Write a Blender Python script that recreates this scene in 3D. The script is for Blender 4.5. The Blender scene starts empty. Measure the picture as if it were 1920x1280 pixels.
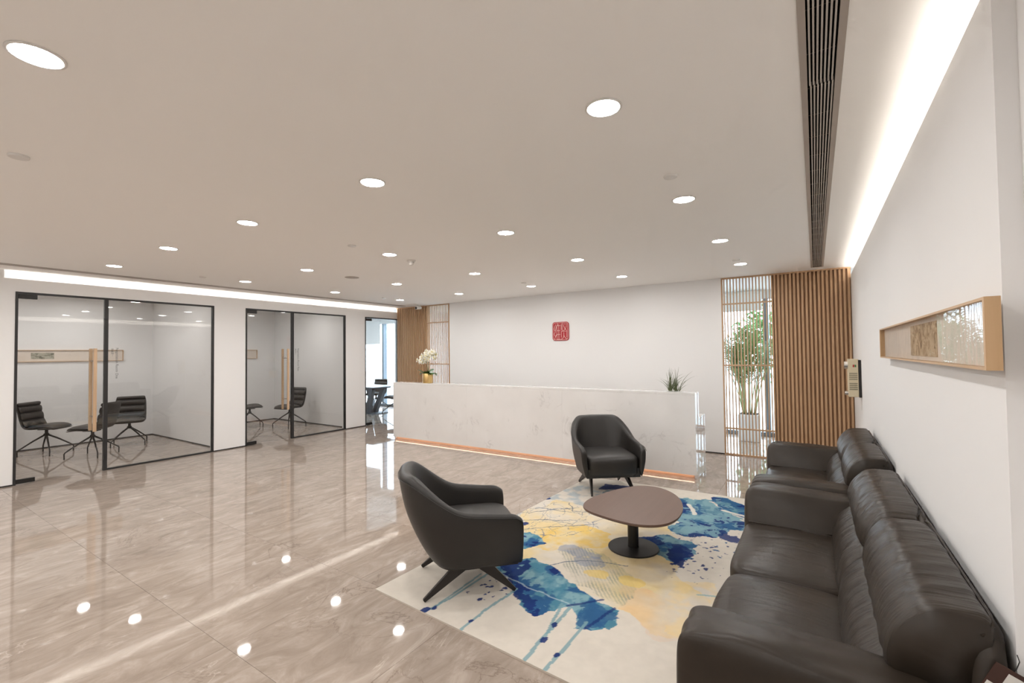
import bpy, bmesh, math, random
import numpy as np
from mathutils import Vector, Matrix

SC = bpy.context.scene
COL = SC.collection
PI = math.pi

# ------------------------------------------------------------------ camera, world, exposure
CAM_YAW, CAM_PITCH, CAM_ROLL, CAM_F = 0.5842, 0.0254, -0.0119, 859.54
cd = bpy.data.cameras.new('camera')
cam = bpy.data.objects.new('camera', cd)
COL.objects.link(cam)
_f = Vector((-math.sin(CAM_YAW) * math.cos(CAM_PITCH), math.cos(CAM_YAW) * math.cos(CAM_PITCH), math.sin(CAM_PITCH)))
_r = Vector((math.cos(CAM_YAW), math.sin(CAM_YAW), 0))
_u = _r.cross(_f)
_c, _s = math.cos(CAM_ROLL), math.sin(CAM_ROLL)
_r2, _u2 = _r * _c + _u * _s, -_r * _s + _u * _c
cam.matrix_world = Matrix(((_r2.x, _u2.x, -_f.x, 0), (_r2.y, _u2.y, -_f.y, 0), (_r2.z, _u2.z, -_f.z, 1.6), (0, 0, 0, 1)))
cd.sensor_width = 36.0
cd.lens = 36.0 * CAM_F / 1920.0
cd.clip_start = 0.02
SC.camera = cam

world = bpy.data.worlds.new('daylight')
SC.world = world
world.use_nodes = True
bg = world.node_tree.nodes['Background']
bg.inputs[0].default_value = (0.80, 0.90, 1.0, 1)
bg.inputs[1].default_value = 8.0

SC.view_settings.view_transform = 'Standard'
SC.view_settings.look = 'None'
SC.view_settings.gamma = 1.0
SC.view_settings.use_curve_mapping = False
SC.view_settings.exposure = 0.0
SC.cycles.max_bounces = 7
SC.cycles.diffuse_bounces = 5
SC.cycles.glossy_bounces = 3
SC.cycles.transparent_max_bounces = 8
SC.cycles.caustics_reflective = False
SC.cycles.caustics_refractive = False
SC.cycles.adaptive_threshold = 0.1
SC.cycles.adaptive_min_samples = 12

L_DOWN = 192.0       # downlight diffuser radiance
L_COVE_R = 17.0     # strip light on the sofa wall
L_COVE_L = 8.5     # strip light above the glass rooms
L_TOE = 5.0         # strip light under the reception desk
L_ROOM = 165.0       # downlights inside the glass rooms

# ------------------------------------------------------------------ room measures (metres)
H = 2.727
XL, YF, XR = -8.49, 7.745, 0.428

# ------------------------------------------------------------------ material helpers
def new_mat(name):
    m = bpy.data.materials.new(name)
    m.use_nodes = True
    nt = m.node_tree
    return m, nt, nt.nodes['Principled BSDF']

def N(nt, kind, **kw):
    n = nt.nodes.new(kind)
    for k, v in kw.items():
        if k.startswith('i_'):
            n.inputs[k[2:].replace('_', ' ')].default_value = v
        else:
            setattr(n, k, v)
    return n

def L(nt, a, b):
    nt.links.new(a, b)

def plain(name, col, rough=0.5, metal=0.0, spec=0.5, emit=None, estr=0.0):
    m, nt, b = new_mat(name)
    b.inputs['Base Color'].default_value = (*col, 1)
    b.inputs['Roughness'].default_value = rough
    b.inputs['Metallic'].default_value = metal
    b.inputs['Specular IOR Level'].default_value = spec
    if emit:
        b.inputs['Emission Color'].default_value = (*emit, 1)
        b.inputs['Emission Strength'].default_value = estr
    return m

def coords(nt, scale, which='Object', rnd=0.0, rot=(0, 0, 0)):
    tc = N(nt, 'ShaderNodeTexCoord')
    mp = N(nt, 'ShaderNodeMapping')
    mp.inputs['Scale'].default_value = scale
    mp.inputs['Rotation'].default_value = rot
    src = tc.outputs[which]
    if rnd:
        oi = N(nt, 'ShaderNodeObjectInfo')
        mul = N(nt, 'ShaderNodeMath', operation='MULTIPLY')
        mul.inputs[1].default_value = rnd
        L(nt, oi.outputs['Random'], mul.inputs[0])
        add = N(nt, 'ShaderNodeVectorMath', operation='ADD')
        L(nt, src, add.inputs[0])
        L(nt, mul.outputs[0], add.inputs[1])
        src = add.outputs[0]
    L(nt, src, mp.inputs['Vector'])
    return mp.outputs[0]

def noise(nt, vec, scale, detail=4, rough=0.55, dist=0.0):
    n = N(nt, 'ShaderNodeTexNoise')
    n.inputs['Scale'].default_value = scale
    n.inputs['Detail'].default_value = detail
    n.inputs['Roughness'].default_value = rough
    n.inputs['Distortion'].default_value = dist
    L(nt, vec, n.inputs['Vector'])
    return n.outputs['Fac']

def ramp(nt, fac, stops):
    r = N(nt, 'ShaderNodeValToRGB')
    e = r.color_ramp.elements
    while len(e) < len(stops):
        e.new(0.5)
    for k, (p, c) in enumerate(stops):
        e[k].position = p
        e[k].color = (*c, 1) if len(c) == 3 else c
    L(nt, fac, r.inputs[0])
    return r.outputs['Color']

def mixc(nt, fac, a, b, mode='MIX'):
    m = N(nt, 'ShaderNodeMix', data_type='RGBA', blend_type=mode)
    if isinstance(fac, (int, float)):
        m.inputs[0].default_value = fac
    else:
        L(nt, fac, m.inputs[0])
    for k, v in ((6, a), (7, b)):
        if isinstance(v, tuple):
            m.inputs[k].default_value = (*v, 1)
        else:
            L(nt, v, m.inputs[k])
    return m.outputs[2]

def bump(nt, b, h, strength=0.2, dist=0.01):
    n = N(nt, 'ShaderNodeBump')
    n.inputs['Strength'].default_value = strength
    n.inputs['Distance'].default_value = dist
    L(nt, h, n.inputs['Height'])
    L(nt, n.outputs[0], b.inputs['Normal'])

MAT = {}
# painted plaster
def plaster(name, col):
    m, nt, b = new_mat(name)
    v = coords(nt, (1, 1, 1))
    n = noise(nt, v, 90, 2)
    b.inputs['Base Color'].default_value = (*col, 1)
    b.inputs['Roughness'].default_value = 0.75
    b.inputs['Specular IOR Level'].default_value = 0.25
    bump(nt, b, n, 0.04, 0.002)
    return m
MAT['wall'] = plaster('white_wall_paint', (0.84, 0.836, 0.832))
MAT['ceiling'] = plaster('white_ceiling_paint', (0.94, 0.925, 0.90))

# polished beige marble
def floor_marble():
    m, nt, b = new_mat('polished_beige_marble')
    v = coords(nt, (1.0, 0.36, 1.0), rnd=37.0, rot=(0, 0, 0.3))
    v2 = coords(nt, (1.0, 1.0, 1.0), rnd=53.0, rot=(0, 0, 0.5))
    big = noise(nt, v, 1.4, 6, 0.62, 1.5)
    streak = noise(nt, v, 6.5, 8, 0.68, 1.7)
    c = ramp(nt, big, [(0.32, (0.312, 0.254, 0.210)), (0.50, (0.37, 0.304, 0.254)), (0.70, (0.43, 0.362, 0.31))])
    c = mixc(nt, 0.55, c, ramp(nt, streak, [(0.34, (0.25, 0.198, 0.158)), (0.52, (0.375, 0.31, 0.26)), (0.70, (0.55, 0.475, 0.415))]))
    vein = noise(nt, v2, 1.3, 7, 0.62, 1.2)
    sub = N(nt, 'ShaderNodeMath', operation='SUBTRACT'); sub.inputs[1].default_value = 0.5
    L(nt, vein, sub.inputs[0])
    ab = N(nt, 'ShaderNodeMath', operation='ABSOLUTE'); L(nt, sub.outputs[0], ab.inputs[0])
    dk = ramp(nt, ab.outputs[0], [(0.0, (0.55, 0.55, 0.55)), (0.006, (0.16, 0.16, 0.16)), (0.014, (0, 0, 0))])
    patch = ramp(nt, noise(nt, v2, 1.1, 2), [(0.50, (0, 0, 0)), (0.62, (1, 1, 1))])
    dk = mixc(nt, 1.0, dk, patch, 'MULTIPLY')
    c = mixc(nt, dk, c, (0.16, 0.115, 0.09))
    vein2 = noise(nt, v, 3.1, 6, 0.6, 1.6)
    s2 = N(nt, 'ShaderNodeMath', operation='SUBTRACT'); s2.inputs[1].default_value = 0.47
    L(nt, vein2, s2.inputs[0])
    a2 = N(nt, 'ShaderNodeMath', operation='ABSOLUTE'); L(nt, s2.outputs[0], a2.inputs[0])
    lt = ramp(nt, a2.outputs[0], [(0.0, (0.5, 0.5, 0.5)), (0.006, (0.12, 0.12, 0.12)), (0.02, (0, 0, 0))])
    patch2 = ramp(nt, noise(nt, v2, 2.3, 2), [(0.55, (0, 0, 0)), (0.66, (1, 1, 1))])
    lt = mixc(nt, 1.0, lt, patch2, 'MULTIPLY')
    c = mixc(nt, lt, c, (0.72, 0.63, 0.55))
    L(nt, c, b.inputs['Base Color'])
    b.inputs['Roughness'].default_value = 0.035
    b.inputs['IOR'].default_value = 1.55
    return m
MAT['marble_floor'] = floor_marble()
MAT['joint'] = plain('stone_joint', (0.27, 0.21, 0.175), 0.6)

def desk_stone():
    m, nt, b = new_mat('white_veined_stone')
    v = coords(nt, (1, 1, 1), rnd=11.0, rot=(0.3, 0.4, 0.2))
    n = noise(nt, v, 2.4, 7, 0.62, 0.7)
    sub = N(nt, 'ShaderNodeMath', operation='SUBTRACT'); sub.inputs[1].default_value = 0.5
    L(nt, n, sub.inputs[0])
    ab = N(nt, 'ShaderNodeMath', operation='ABSOLUTE'); L(nt, sub.outputs[0], ab.inputs[0])
    vein = ramp(nt, ab.outputs[0], [(0.0, (0.6, 0.6, 0.6)), (0.010, (0.2, 0.2, 0.2)), (0.03, (0, 0, 0))])
    patch = ramp(nt, noise(nt, v, 2.9, 3), [(0.56, (0, 0, 0)), (0.70, (1, 1, 1))])
    f = mixc(nt, 1.0, vein, patch, 'MULTIPLY')
    base = ramp(nt, noise(nt, v, 1.7, 4), [(0.3, (0.76, 0.745, 0.73)), (0.7, (0.82, 0.81, 0.80))])
    L(nt, mixc(nt, f, base, (0.42, 0.40, 0.39)), b.inputs['Base Color'])
    b.inputs['Roughness'].default_value = 0.04
    return m
MAT['desk_stone'] = desk_stone()

def wood(name, dark, light, rough=0.45, axis='Z', scale=1.0, rnd=20.0):
    m, nt, b = new_mat(name)
    sc = {'Z': (14, 14, 0.7), 'X': (0.7, 14, 14), 'Y': (14, 0.7, 14)}[axis]
    v = coords(nt, tuple(s * scale for s in sc), rnd=rnd)
    n = noise(nt, v, 1.6, 6, 0.6, 0.4)
    c = ramp(nt, n, [(0.3, dark), (0.72, light)])
    L(nt, c, b.inputs['Base Color'])
    b.inputs['Roughness'].default_value = rough
    bump(nt, b, n, 0.06, 0.002)
    return m
MAT['slat_wood'] = wood('oak_slat_wood', (0.47, 0.285, 0.155), (0.56, 0.36, 0.21), 0.5)
MAT['slat_back'] = wood('oak_backing_wood', (0.36, 0.20, 0.10), (0.44, 0.26, 0.14), 0.55)
MAT['handle_wood'] = wood('pale_handle_wood', (0.52, 0.345, 0.21), (0.64, 0.45, 0.29), 0.4)
MAT['frame_wood'] = wood('pale_frame_wood', (0.52, 0.33, 0.17), (0.66, 0.45, 0.26), 0.45, 'Z', 0.5)
MAT['frame_wood_long'] = wood('pale_frame_wood_long', (0.52, 0.34, 0.19), (0.66, 0.46, 0.28), 0.45, 'Y', 0.5)
MAT['toe_wood'] = wood('pale_plinth_wood', (0.62, 0.43, 0.31), (0.68, 0.48, 0.35), 0.4, 'X')
MAT['table_wood'] = wood('walnut_table_wood', (0.125, 0.073, 0.054), (0.15, 0.09, 0.067), 0.34, 'Y', 0.8)

def leather(name, col, rough, wr=0.0, axis=(1, 1, 1), grain=0.12, spec=0.5):
    m, nt, b = new_mat(name)
    v0 = coords(nt, (1, 1, 1))
    g = noise(nt, v0, 260, 2)
    cv = ramp(nt, noise(nt, v0, 5, 3), [(0.3, tuple(c * 0.86 for c in col)), (0.7, tuple(c * 1.16 for c in col))])
    L(nt, cv, b.inputs['Base Color'])
    b.inputs['Roughness'].default_value = rough
    b.inputs['Specular IOR Level'].default_value = spec
    hgt = g
    b1 = N(nt, 'ShaderNodeBump'); b1.inputs['Strength'].default_value = grain; b1.inputs['Distance'].default_value = 0.001
    L(nt, g, b1.inputs['Height'])
    if wr:
        v1 = coords(nt, axis, rnd=9.0)
        w = noise(nt, v1, 1.0, 4, 0.55, 0.8)
        b2 = N(nt, 'ShaderNodeBump'); b2.inputs['Strength'].default_value = wr; b2.inputs['Distance'].default_value = 0.02
        L(nt, w, b2.inputs['Height'])
        L(nt, b2.outputs[0], b1.inputs['Normal'])
    L(nt, b1.outputs[0], b.inputs['Normal'])
    return m
SOFA_C = (0.031, 0.0232, 0.0172)
MAT['sofa'] = leather('brown_sofa_leather', SOFA_C, 0.40, 0.35, (2.5, 2.5, 2.5), spec=0.30)
MAT['sofa_wrinkled'] = leather('brown_gathered_leather', SOFA_C, 0.37, 0.55, (1.6, 15, 2.2), spec=0.30)
MAT['sofa_seat'] = leather('brown_seat_leather', SOFA_C, 0.36, 0.25, (2.2, 9, 2), spec=0.30)
MAT['armchair'] = leather('black_armchair_leather', (0.019, 0.0165, 0.0145), 0.42, 0.08, (5, 5, 5))
MAT['task_leather'] = leather('dark_brown_chair_leather', (0.045, 0.037, 0.031), 0.46)
MAT['black_metal'] = plain('black_metal', (0.018, 0.016, 0.015), 0.42, 0.3)
MAT['leg_metal'] = plain('black_leg_metal', (0.022, 0.018, 0.016), 0.38, 0.2)
MAT['black_frame'] = plain('black_frame_paint', (0.020, 0.019, 0.019), 0.45)
MAT['base_gap'] = plain('black_skirting', (0.02, 0.018, 0.017), 0.5)
MAT['vent_slat'] = plain('grey_vent_slat', (0.55, 0.51, 0.47), 0.45, 0.2)
MAT['vent_frame'] = plain('grey_vent_frame', (0.42, 0.37, 0.325), 0.5, 0.1)
MAT['vent_dark'] = plain('black_vent_lining', (0.012, 0.011, 0.010), 0.8)
MAT['white_plastic'] = plain('white_plastic', (0.74, 0.72, 0.69), 0.4)
MAT['grey_plastic'] = plain('grey_plastic', (0.45, 0.44, 0.42), 0.4)
MAT['beige_plastic'] = plain('beige_plastic', (0.66, 0.57, 0.40), 0.45)
MAT['vent_olive'] = plain('olive_vent_slots', (0.29, 0.26, 0.18), 0.6)
MAT['black_plastic'] = plain('black_plastic', (0.015, 0.013, 0.012), 0.4)
MAT['chrome'] = plain('satin_steel', (0.62, 0.60, 0.57), 0.25, 1.0)
MAT['red_led'] = plain('red_indicator', (0.45, 0.03, 0.03), 0.4)
MAT['green_led'] = plain('green_indicator', (0.05, 0.20, 0.06), 0.4)
MAT['seal_red'] = plain('seal_red_enamel', (0.42, 0.018, 0.030), 0.4)
MAT['seal_white'] = plain('seal_pale_stroke', (0.86, 0.66, 0.60), 0.4)
MAT['gold'] = plain('brushed_gold', (0.80, 0.56, 0.24), 0.30, 1.0)
MAT['text'] = plain('dark_grey_vinyl', (0.12, 0.12, 0.125), 0.6)
MAT['diffuser'] = plain('downlight_diffuser', (0.9, 0.9, 0.9), 0.5, emit=(1.0, 0.98, 0.955), estr=L_DOWN)
MAT['room_diffuser'] = plain('room_downlight_diffuser', (0.9, 0.9, 0.9), 0.5, emit=(1.0, 0.965, 0.94), estr=L_ROOM)
MAT['cove_r'] = plain('warm_strip_light', (0.9, 0.9, 0.9), 0.5, emit=(1.0, 0.93, 0.85), estr=L_COVE_R)
MAT['cove_l'] = plain('white_strip_light', (0.9, 0.9, 0.9), 0.5, emit=(1.0, 0.945, 0.88), estr=L_COVE_L)
MAT['toe_led'] = plain('amber_strip_light', (0.9, 0.7, 0.5), 0.5, emit=(1.0, 0.66, 0.48), estr=L_TOE)
MAT['leaf'] = plain('palm_leaf_green', (0.19, 0.27, 0.09), 0.45)
MAT['leaf_light'] = plain('palm_stem_green', (0.36, 0.40, 0.17), 0.5)
MAT['orchid_leaf'] = plain('orchid_leaf_green', (0.035, 0.10, 0.018), 0.35)
MAT['orchid_petal'] = plain('white_orchid_petal', (0.86, 0.84, 0.74), 0.5)
MAT['orchid_lip'] = plain('yellow_orchid_lip', (0.75, 0.62, 0.16), 0.5)
MAT['grass'] = plain('dark_grass_green', (0.085, 0.105, 0.04), 0.5)
MAT['soil'] = plain('dark_soil', (0.05, 0.035, 0.025), 0.9)
MAT['pot_white'] = plain('white_ceramic', (0.72, 0.72, 0.71), 0.3)
MAT['mullion'] = plain('grey_aluminium', (0.20, 0.23, 0.26), 0.4, 0.4)
MAT['blind'] = plain('white_roller_blind', (0.80, 0.79, 0.77), 0.8)
MAT['paving'] = plain('pale_paving', (0.55, 0.55, 0.54), 0.8)
MAT['tree_leaf'] = plain('tree_leaf_green', (0.10, 0.22, 0.06), 0.6)
MAT['bark'] = plain('tree_bark', (0.12, 0.09, 0.06), 0.9)
MAT['tag_brown'] = plain('brown_tag_card', (0.05, 0.018, 0.011), 0.6)
MAT['tag_white'] = plain('white_tag_label', (0.70, 0.68, 0.64), 0.6)
MAT['white_table'] = plain('white_table_top', (0.66, 0.70, 0.74), 0.25)
MAT['dark_table'] = plain('charcoal_table_leg', (0.06, 0.07, 0.08), 0.45)

for _m in ('diffuser', 'room_diffuser'):
    MAT[_m].cycles.emission_sampling = 'FRONT'

def glass(name, tint=(0.97, 0.985, 0.98), f0=0.045, gain=1.0, wave=0.0):
    m = bpy.data.materials.new(name)
    m.use_nodes = True
    nt = m.node_tree
    nt.nodes.clear()
    out = N(nt, 'ShaderNodeOutputMaterial')
    tr = N(nt, 'ShaderNodeBsdfTransparent'); tr.inputs[0].default_value = (*tint, 1)
    gl = N(nt, 'ShaderNodeBsdfGlossy'); gl.inputs['Roughness'].default_value = 0.0
    ge = N(nt, 'ShaderNodeNewGeometry')
    dt = N(nt, 'ShaderNodeVectorMath', operation='DOT_PRODUCT')
    L(nt, ge.outputs['Incoming'], dt.inputs[0]); L(nt, ge.outputs['Normal'], dt.inputs[1])
    ab = N(nt, 'ShaderNodeMath', operation='ABSOLUTE'); L(nt, dt.outputs['Value'], ab.inputs[0])
    om = N(nt, 'ShaderNodeMath', operation='SUBTRACT'); om.inputs[0].default_value = 1.0; L(nt, ab.outputs[0], om.inputs[1])
    pw = N(nt, 'ShaderNodeMath', operation='POWER'); pw.inputs[1].default_value = 5.0; L(nt, om.outputs[0], pw.inputs[0])
    ma = N(nt, 'ShaderNodeMath', operation='MULTIPLY_ADD'); ma.inputs[1].default_value = 1 - f0; ma.inputs[2].default_value = f0
    L(nt, pw.outputs[0], ma.inputs[0])
    mx = N(nt, 'ShaderNodeMixShader')
    gn = N(nt, 'ShaderNodeMath', operation='MULTIPLY'); gn.inputs[1].default_value = gain
    L(nt, ma.outputs[0], gn.inputs[0])
    if wave:
        bp_ = N(nt, 'ShaderNodeBump'); bp_.inputs['Strength'].default_value = wave; bp_.inputs['Distance'].default_value = 0.02
        L(nt, noise(nt, coords(nt, (1, 1, 0.5)), 3.5, 2, 0.4, 0.5), bp_.inputs['Height'])
        L(nt, bp_.outputs[0], gl.inputs['Normal'])
    L(nt, gn.outputs[0], mx.inputs[0]); L(nt, tr.outputs[0], mx.inputs[1]); L(nt, gl.outputs[0], mx.inputs[2])
    L(nt, mx.outputs[0], out.inputs[0])
    return m
MAT['glass'] = glass('clear_glass', (0.99, 0.995, 0.993), 0.04)
MAT['acrylic'] = glass('wavy_acrylic', (0.99, 0.99, 0.985), 0.03, 0.42, 0.12)
MAT['window_glass'] = glass('window_glass', (0.90, 0.95, 0.98))

# ------------------------------------------------------------------ mesh helpers
class MB:
    """collects simple shapes into one mesh"""
    def __init__(self):
        self.v, self.f = [], []
    def add(self, verts, faces):
        o = len(self.v)
        self.v += [tuple(p) for p in verts]
        self.f += [tuple(i + o for i in f) for f in faces]
        return self
    def box(self, x0, x1, y0, y1, z0, z1):
        x0, x1 = min(x0, x1), max(x0, x1); y0, y1 = min(y0, y1), max(y0, y1); z0, z1 = min(z0, z1), max(z0, z1)
        v = [(x0, y0, z0), (x1, y0, z0), (x1, y1, z0), (x0, y1, z0), (x0, y0, z1), (x1, y0, z1), (x1, y1, z1), (x0, y1, z1)]
        return self.add(v, [(3, 2, 1, 0), (4, 5, 6, 7), (0, 1, 5, 4), (1, 2, 6, 5), (2, 3, 7, 6), (3, 0, 4, 7)])
    def lathe(self, prof, n=32, c=(0, 0), cap=True):
        vs, fs = [], []
        for r, z in prof:
            for k in range(n):
                a = 2 * PI * k / n
                vs.append((c[0] + r * math.cos(a), c[1] + r * math.sin(a), z))
        for j in range(len(prof) - 1):
            for k in range(n):
                k2 = (k + 1) % n
                fs.append((j * n + k, j * n + k2, (j + 1) * n + k2, (j + 1) * n + k))
        if cap:
            fs.append(tuple(range(n - 1, -1, -1)))
            fs.append(tuple((len(prof) - 1) * n + k for k in range(n)))
        return self.add(vs, fs)
    def tube(self, pts, r, n=8, cap=True):
        pts = [Vector(p) for p in pts]
        rs = r if isinstance(r, (list, tuple)) else [r] * len(pts)
        t0 = (pts[1] - pts[0]).normalized()
        up = Vector((0, 0, 1)) if abs(t0.z) < 0.9 else Vector((1, 0, 0))
        nrm = t0.cross(up).normalized()
        vs, fs = [], []
        for i, p in enumerate(pts):
            t = (pts[min(i + 1, len(pts) - 1)] - pts[max(i - 1, 0)]).normalized()
            nrm = (nrm - t * nrm.dot(t)).normalized()
            bn = t.cross(nrm)
            for k in range(n):
                a = 2 * PI * k / n
                vs.append(p + (nrm * math.cos(a) + bn * math.sin(a)) * rs[i])
        for i in range(len(pts) - 1):
            for k in range(n):
                k2 = (k + 1) % n
                fs.append((i * n + k, i * n + k2, (i + 1) * n + k2, (i + 1) * n + k))
        if cap:
            fs.append(tuple(range(n - 1, -1, -1)))
            fs.append(tuple((len(pts) - 1) * n + k for k in range(n)))
        return self.add(vs, fs)
    def beam(self, a, b, wa, wb, ta, tb, side):
        """tapered beam a->b: width along `side`, thickness across it"""
        a, b, side = Vector(a), Vector(b), Vector(side).normalized()
        d = (b - a).normalized()
        t = d.cross(side).normalized()
        vs = []
        for p, w, th in ((a, wa, ta), (b, wb, tb)):
            for sx, sy in ((-1, -1), (1, -1), (1, 1), (-1, 1)):
                vs.append(p + side * (sx * w / 2) + t * (sy * th / 2))
        return self.add(vs, [(3, 2, 1, 0), (4, 5, 6, 7), (0, 1, 5, 4), (1, 2, 6, 5), (2, 3, 7, 6), (3, 0, 4, 7)])
    def mesh(self, name, smooth=False):
        me = bpy.data.meshes.new(name)
        me.from_pydata(self.v, [], self.f)
        me.validate()
        bm = bmesh.new(); bm.from_mesh(me)
        bmesh.ops.recalc_face_normals(bm, faces=bm.faces)
        bm.to_mesh(me); bm.free()
        if smooth:
            me.polygons.foreach_set('use_smooth', [True] * len(me.polygons))
        return me
    def build(self, name, mat, parent=None, smooth=False, bevel=0.0, seg=2, sub=0, auto=None):
        return obj(name, self.mesh(name, smooth), mat, parent, bevel, seg, sub, auto)

def obj(name, me, mat, parent=None, bevel=0.0, seg=2, sub=0, auto=None):
    o = bpy.data.objects.new(name, me)
    COL.objects.link(o)
    if mat is not None and not me.materials:
        me.materials.append(MAT[mat] if isinstance(mat, str) else mat)
    if parent:
        o.parent = parent
    if bevel:
        md = o.modifiers.new('bevel', 'BEVEL'); md.width = bevel; md.segments = seg; md.limit_method = 'ANGLE'
        md.angle_limit = math.radians(40)
        me.polygons.foreach_set('use_smooth', [True] * len(me.polygons))
        md.harden_normals = True
    if sub:
        md = o.modifiers.new('subdivision', 'SUBSURF'); md.levels = sub; md.render_levels = sub
    if auto is not None:
        me.polygons.foreach_set('use_smooth', [True] * len(me.polygons))
        bm = bmesh.new(); bm.from_mesh(me)
        for e in bm.edges:
            if len(e.link_faces) == 2 and e.calc_face_angle(0) > math.radians(auto):
                e.smooth = False
        bm.to_mesh(me); bm.free()
    return o

def tag(o, label, cat=None, group=None, kind=None):
    o['label'] = label
    if cat:
        o['category'] = cat
    if group:
        o['group'] = group
    if kind:
        o['kind'] = kind
    return o

def thing(name, label, cat, loc=(0, 0, 0), rz=0.0, group=None, kind=None):
    o = bpy.data.objects.new(name, None)
    o.empty_display_size = 0.1
    COL.objects.link(o)
    o.location = loc
    o.rotation_euler = (0, 0, rz)
    return tag(o, label, cat, group, kind)

def copy_tree(o, parent=None):
    c = o.copy()
    COL.objects.link(c)
    c.parent = parent
    for ch in list(o.children):
        copy_tree(ch, c)
    return c

def soft_box(hx, hy, hz, k=6.0, n=10, puff=(0, 0, 0), seed=0, wob=0.0):
    """rounded, pillowy box centred on the origin"""
    bm = bmesh.new()
    bmesh.ops.create_cube(bm, size=2.0)
    bmesh.ops.subdivide_edges(bm, edges=bm.edges[:], cuts=n, use_grid_fill=True)
    rnd = random.Random(seed)
    ph = [rnd.uniform(0, 6.28) for _ in range(6)]
    for v in bm.verts:
        x, y, z = v.co
        x, y, z = (math.copysign(abs(c) ** 0.8, c) if abs(c) < 1 else c for c in (x, y, z))
        nrm = (abs(x) ** k + abs(y) ** k + abs(z) ** k) ** (1 / k)
        m = max(abs(x), abs(y), abs(z))
        s = m / nrm if nrm else 1
        x, y, z = x * s, y * s, z * s
        px = puff[0] * (1 - y * y) * (1 - z * z) * x
        py = puff[1] * (1 - x * x) * (1 - z * z) * y
        pz = puff[2] * (1 - x * x) * (1 - y * y) * z
        w = wob * (math.sin(3.1 * x + ph[0]) * math.sin(4.3 * y + ph[1]) + 0.6 * math.sin(7.3 * y + ph[2] + 2 * z) * math.sin(5 * x + ph[3]))
        v.co = (x * (hx + w) + px, y * (hy + w) + py, z * (hz + w) + pz)
    return bm

def bm_obj(name, bm, mat, parent=None, loc=(0, 0, 0), rot=(0, 0, 0), sub=0, smooth=True):
    me = bpy.data.meshes.new(name)
    bm.to_mesh(me); bm.free()
    if smooth:
        me.polygons.foreach_set('use_smooth', [True] * len(me.polygons))
    o = obj(name, me, mat, parent, sub=sub)
    o.location = loc; o.rotation_euler = rot
    return o

ORD = ['first', 'second', 'third', 'fourth', 'fifth', 'added unseen sixth', 'added unseen seventh']

# ================================================================== THE SETTING
# ---- floor: stone tiles on a joint bed
fl = MB().box(-14.6, 1.8, -3.0, 9.9, -0.08, -0.004).build('floor', 'joint')
tag(fl, 'polished beige marble tile floor', 'floor', kind='structure')
TILE = 0.9
tm = MB().box(-TILE / 2 + 0.0008, TILE / 2 - 0.0008, -TILE / 2 + 0.0008, TILE / 2 - 0.0008, -0.012, 0.0).mesh('tile')
tm.materials.append(MAT['marble_floor'])
for i in range(-12, 6):
    for j in range(-3, 11):
        cx, cy = -3.65 + TILE * (i + 0.5), 0.36 + TILE * (j + 0.5)
        if cx > 0.95 or cx < -14.0 or cy > 9.6 or (cx < -12.1 and cy < 6.0) or (cy < 0 and cx < -9):
            continue
        t = bpy.data.objects.new('tile', tm)
        COL.objects.link(t); t.parent = fl; t.location = (cx, cy, 0)

# ---- ceiling with two slots for the linear air vents
VR = (-0.022, 0.116)      # right vent x-range
VL = (-8.045, -7.915)     # left vent x-range
VY = (-1.5, 7.50)
cb = MB()
cb.box(-14.6, VL[0], -3.0, 9.9, H, H + 0.1)
cb.box(VL[1], VR[0], -3.0, 9.9, H, H + 0.1)
cb.box(VR[1], 1.8, -3.0, 9.9, H, H + 0.1)
for a in (VL, VR):
    cb.box(a[0], a[1], VY[1], 9.9, H, H + 0.1)
    cb.box(a[0], a[1], -3.0, VY[0], H, H + 0.1)
ceil = cb.build('ceiling', 'ceiling')
tag(ceil, 'flat white ceiling with recessed lights', 'ceiling', kind='structure')

# ---- left wall with three glazed openings and the light cove above
OP1, OP2, OP3, OPZ = (1.372, 3.69), (4.205, 6.298), (6.812, 7.80), 2.462
WT = 0.12
ZC = 2.626
w = MB()
w.box(XL - WT, XL, -3.0, 1.272, 0.018, H)
w.box(XL - WT, XL, 1.272, OP1[0], 0.018, ZC - 0.03)
w.box(XL - WT, XL, OP1[1], OP2[0], 0.018, ZC - 0.03)
w.box(XL - WT, XL, OP2[1], OP3[0], 0.018, ZC - 0.03)
w.box(XL - WT, XL, OP1[0], OP1[1], OPZ, ZC - 0.03)
w.box(XL - WT, XL, OP2[0], OP2[1], OPZ, ZC - 0.03)
w.box(XL - WT, XL, OP3[0], OP3[1], OPZ, ZC - 0.03)
w.box(XL - 0.012, XL, 1.272, 7.845, ZC - 0.03, ZC)          # lip that hides the strip
w.box(XL - 0.26, XL - 0.18, 1.272, 7.845, ZC - 0.06, H)      # back of the cove
w.box(XL - 0.18, XL - WT, 1.272, 7.845, ZC - 0.06, ZC - 0.03)
w.box(XL - WT, XL, OP3[1], 7.845, 0.0, ZC - 0.03)
tag(w.build('wall_left', 'wall'), 'white wall with glazed openings to the meeting rooms', 'wall', kind='structure')
b = MB()
for y0, y1 in ((-3.0, OP1[0]), (OP1[1], OP2[0]), (OP2[1], OP3[0])):
    b.box(XL - WT + 0.01, XL - 0.004, y0 + 0.001, y1 - 0.001, 0.0, 0.018)
tag(b.build('baseboard_left', 'base_gap'), 'thin black recessed skirting under the glazed white wall', 'skirting', kind='structure')

# ---- far wall, middle part
WX0, WX1 = -6.785, -1.205
tag(MB().box(WX0, WX1, YF, YF + 0.12, 0.018, H).build('wall_far', 'wall'), 'plain white feature wall behind the reception desk', 'wall', kind='structure')
tag(MB().box(WX0 + 0.001, WX1 - 0.001, YF + 0.006, YF + 0.11, 0.0, 0.018).build('baseboard_far', 'base_gap'), 'thin black recessed skirting behind the reception desk', 'skirting', kind='structure')

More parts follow.
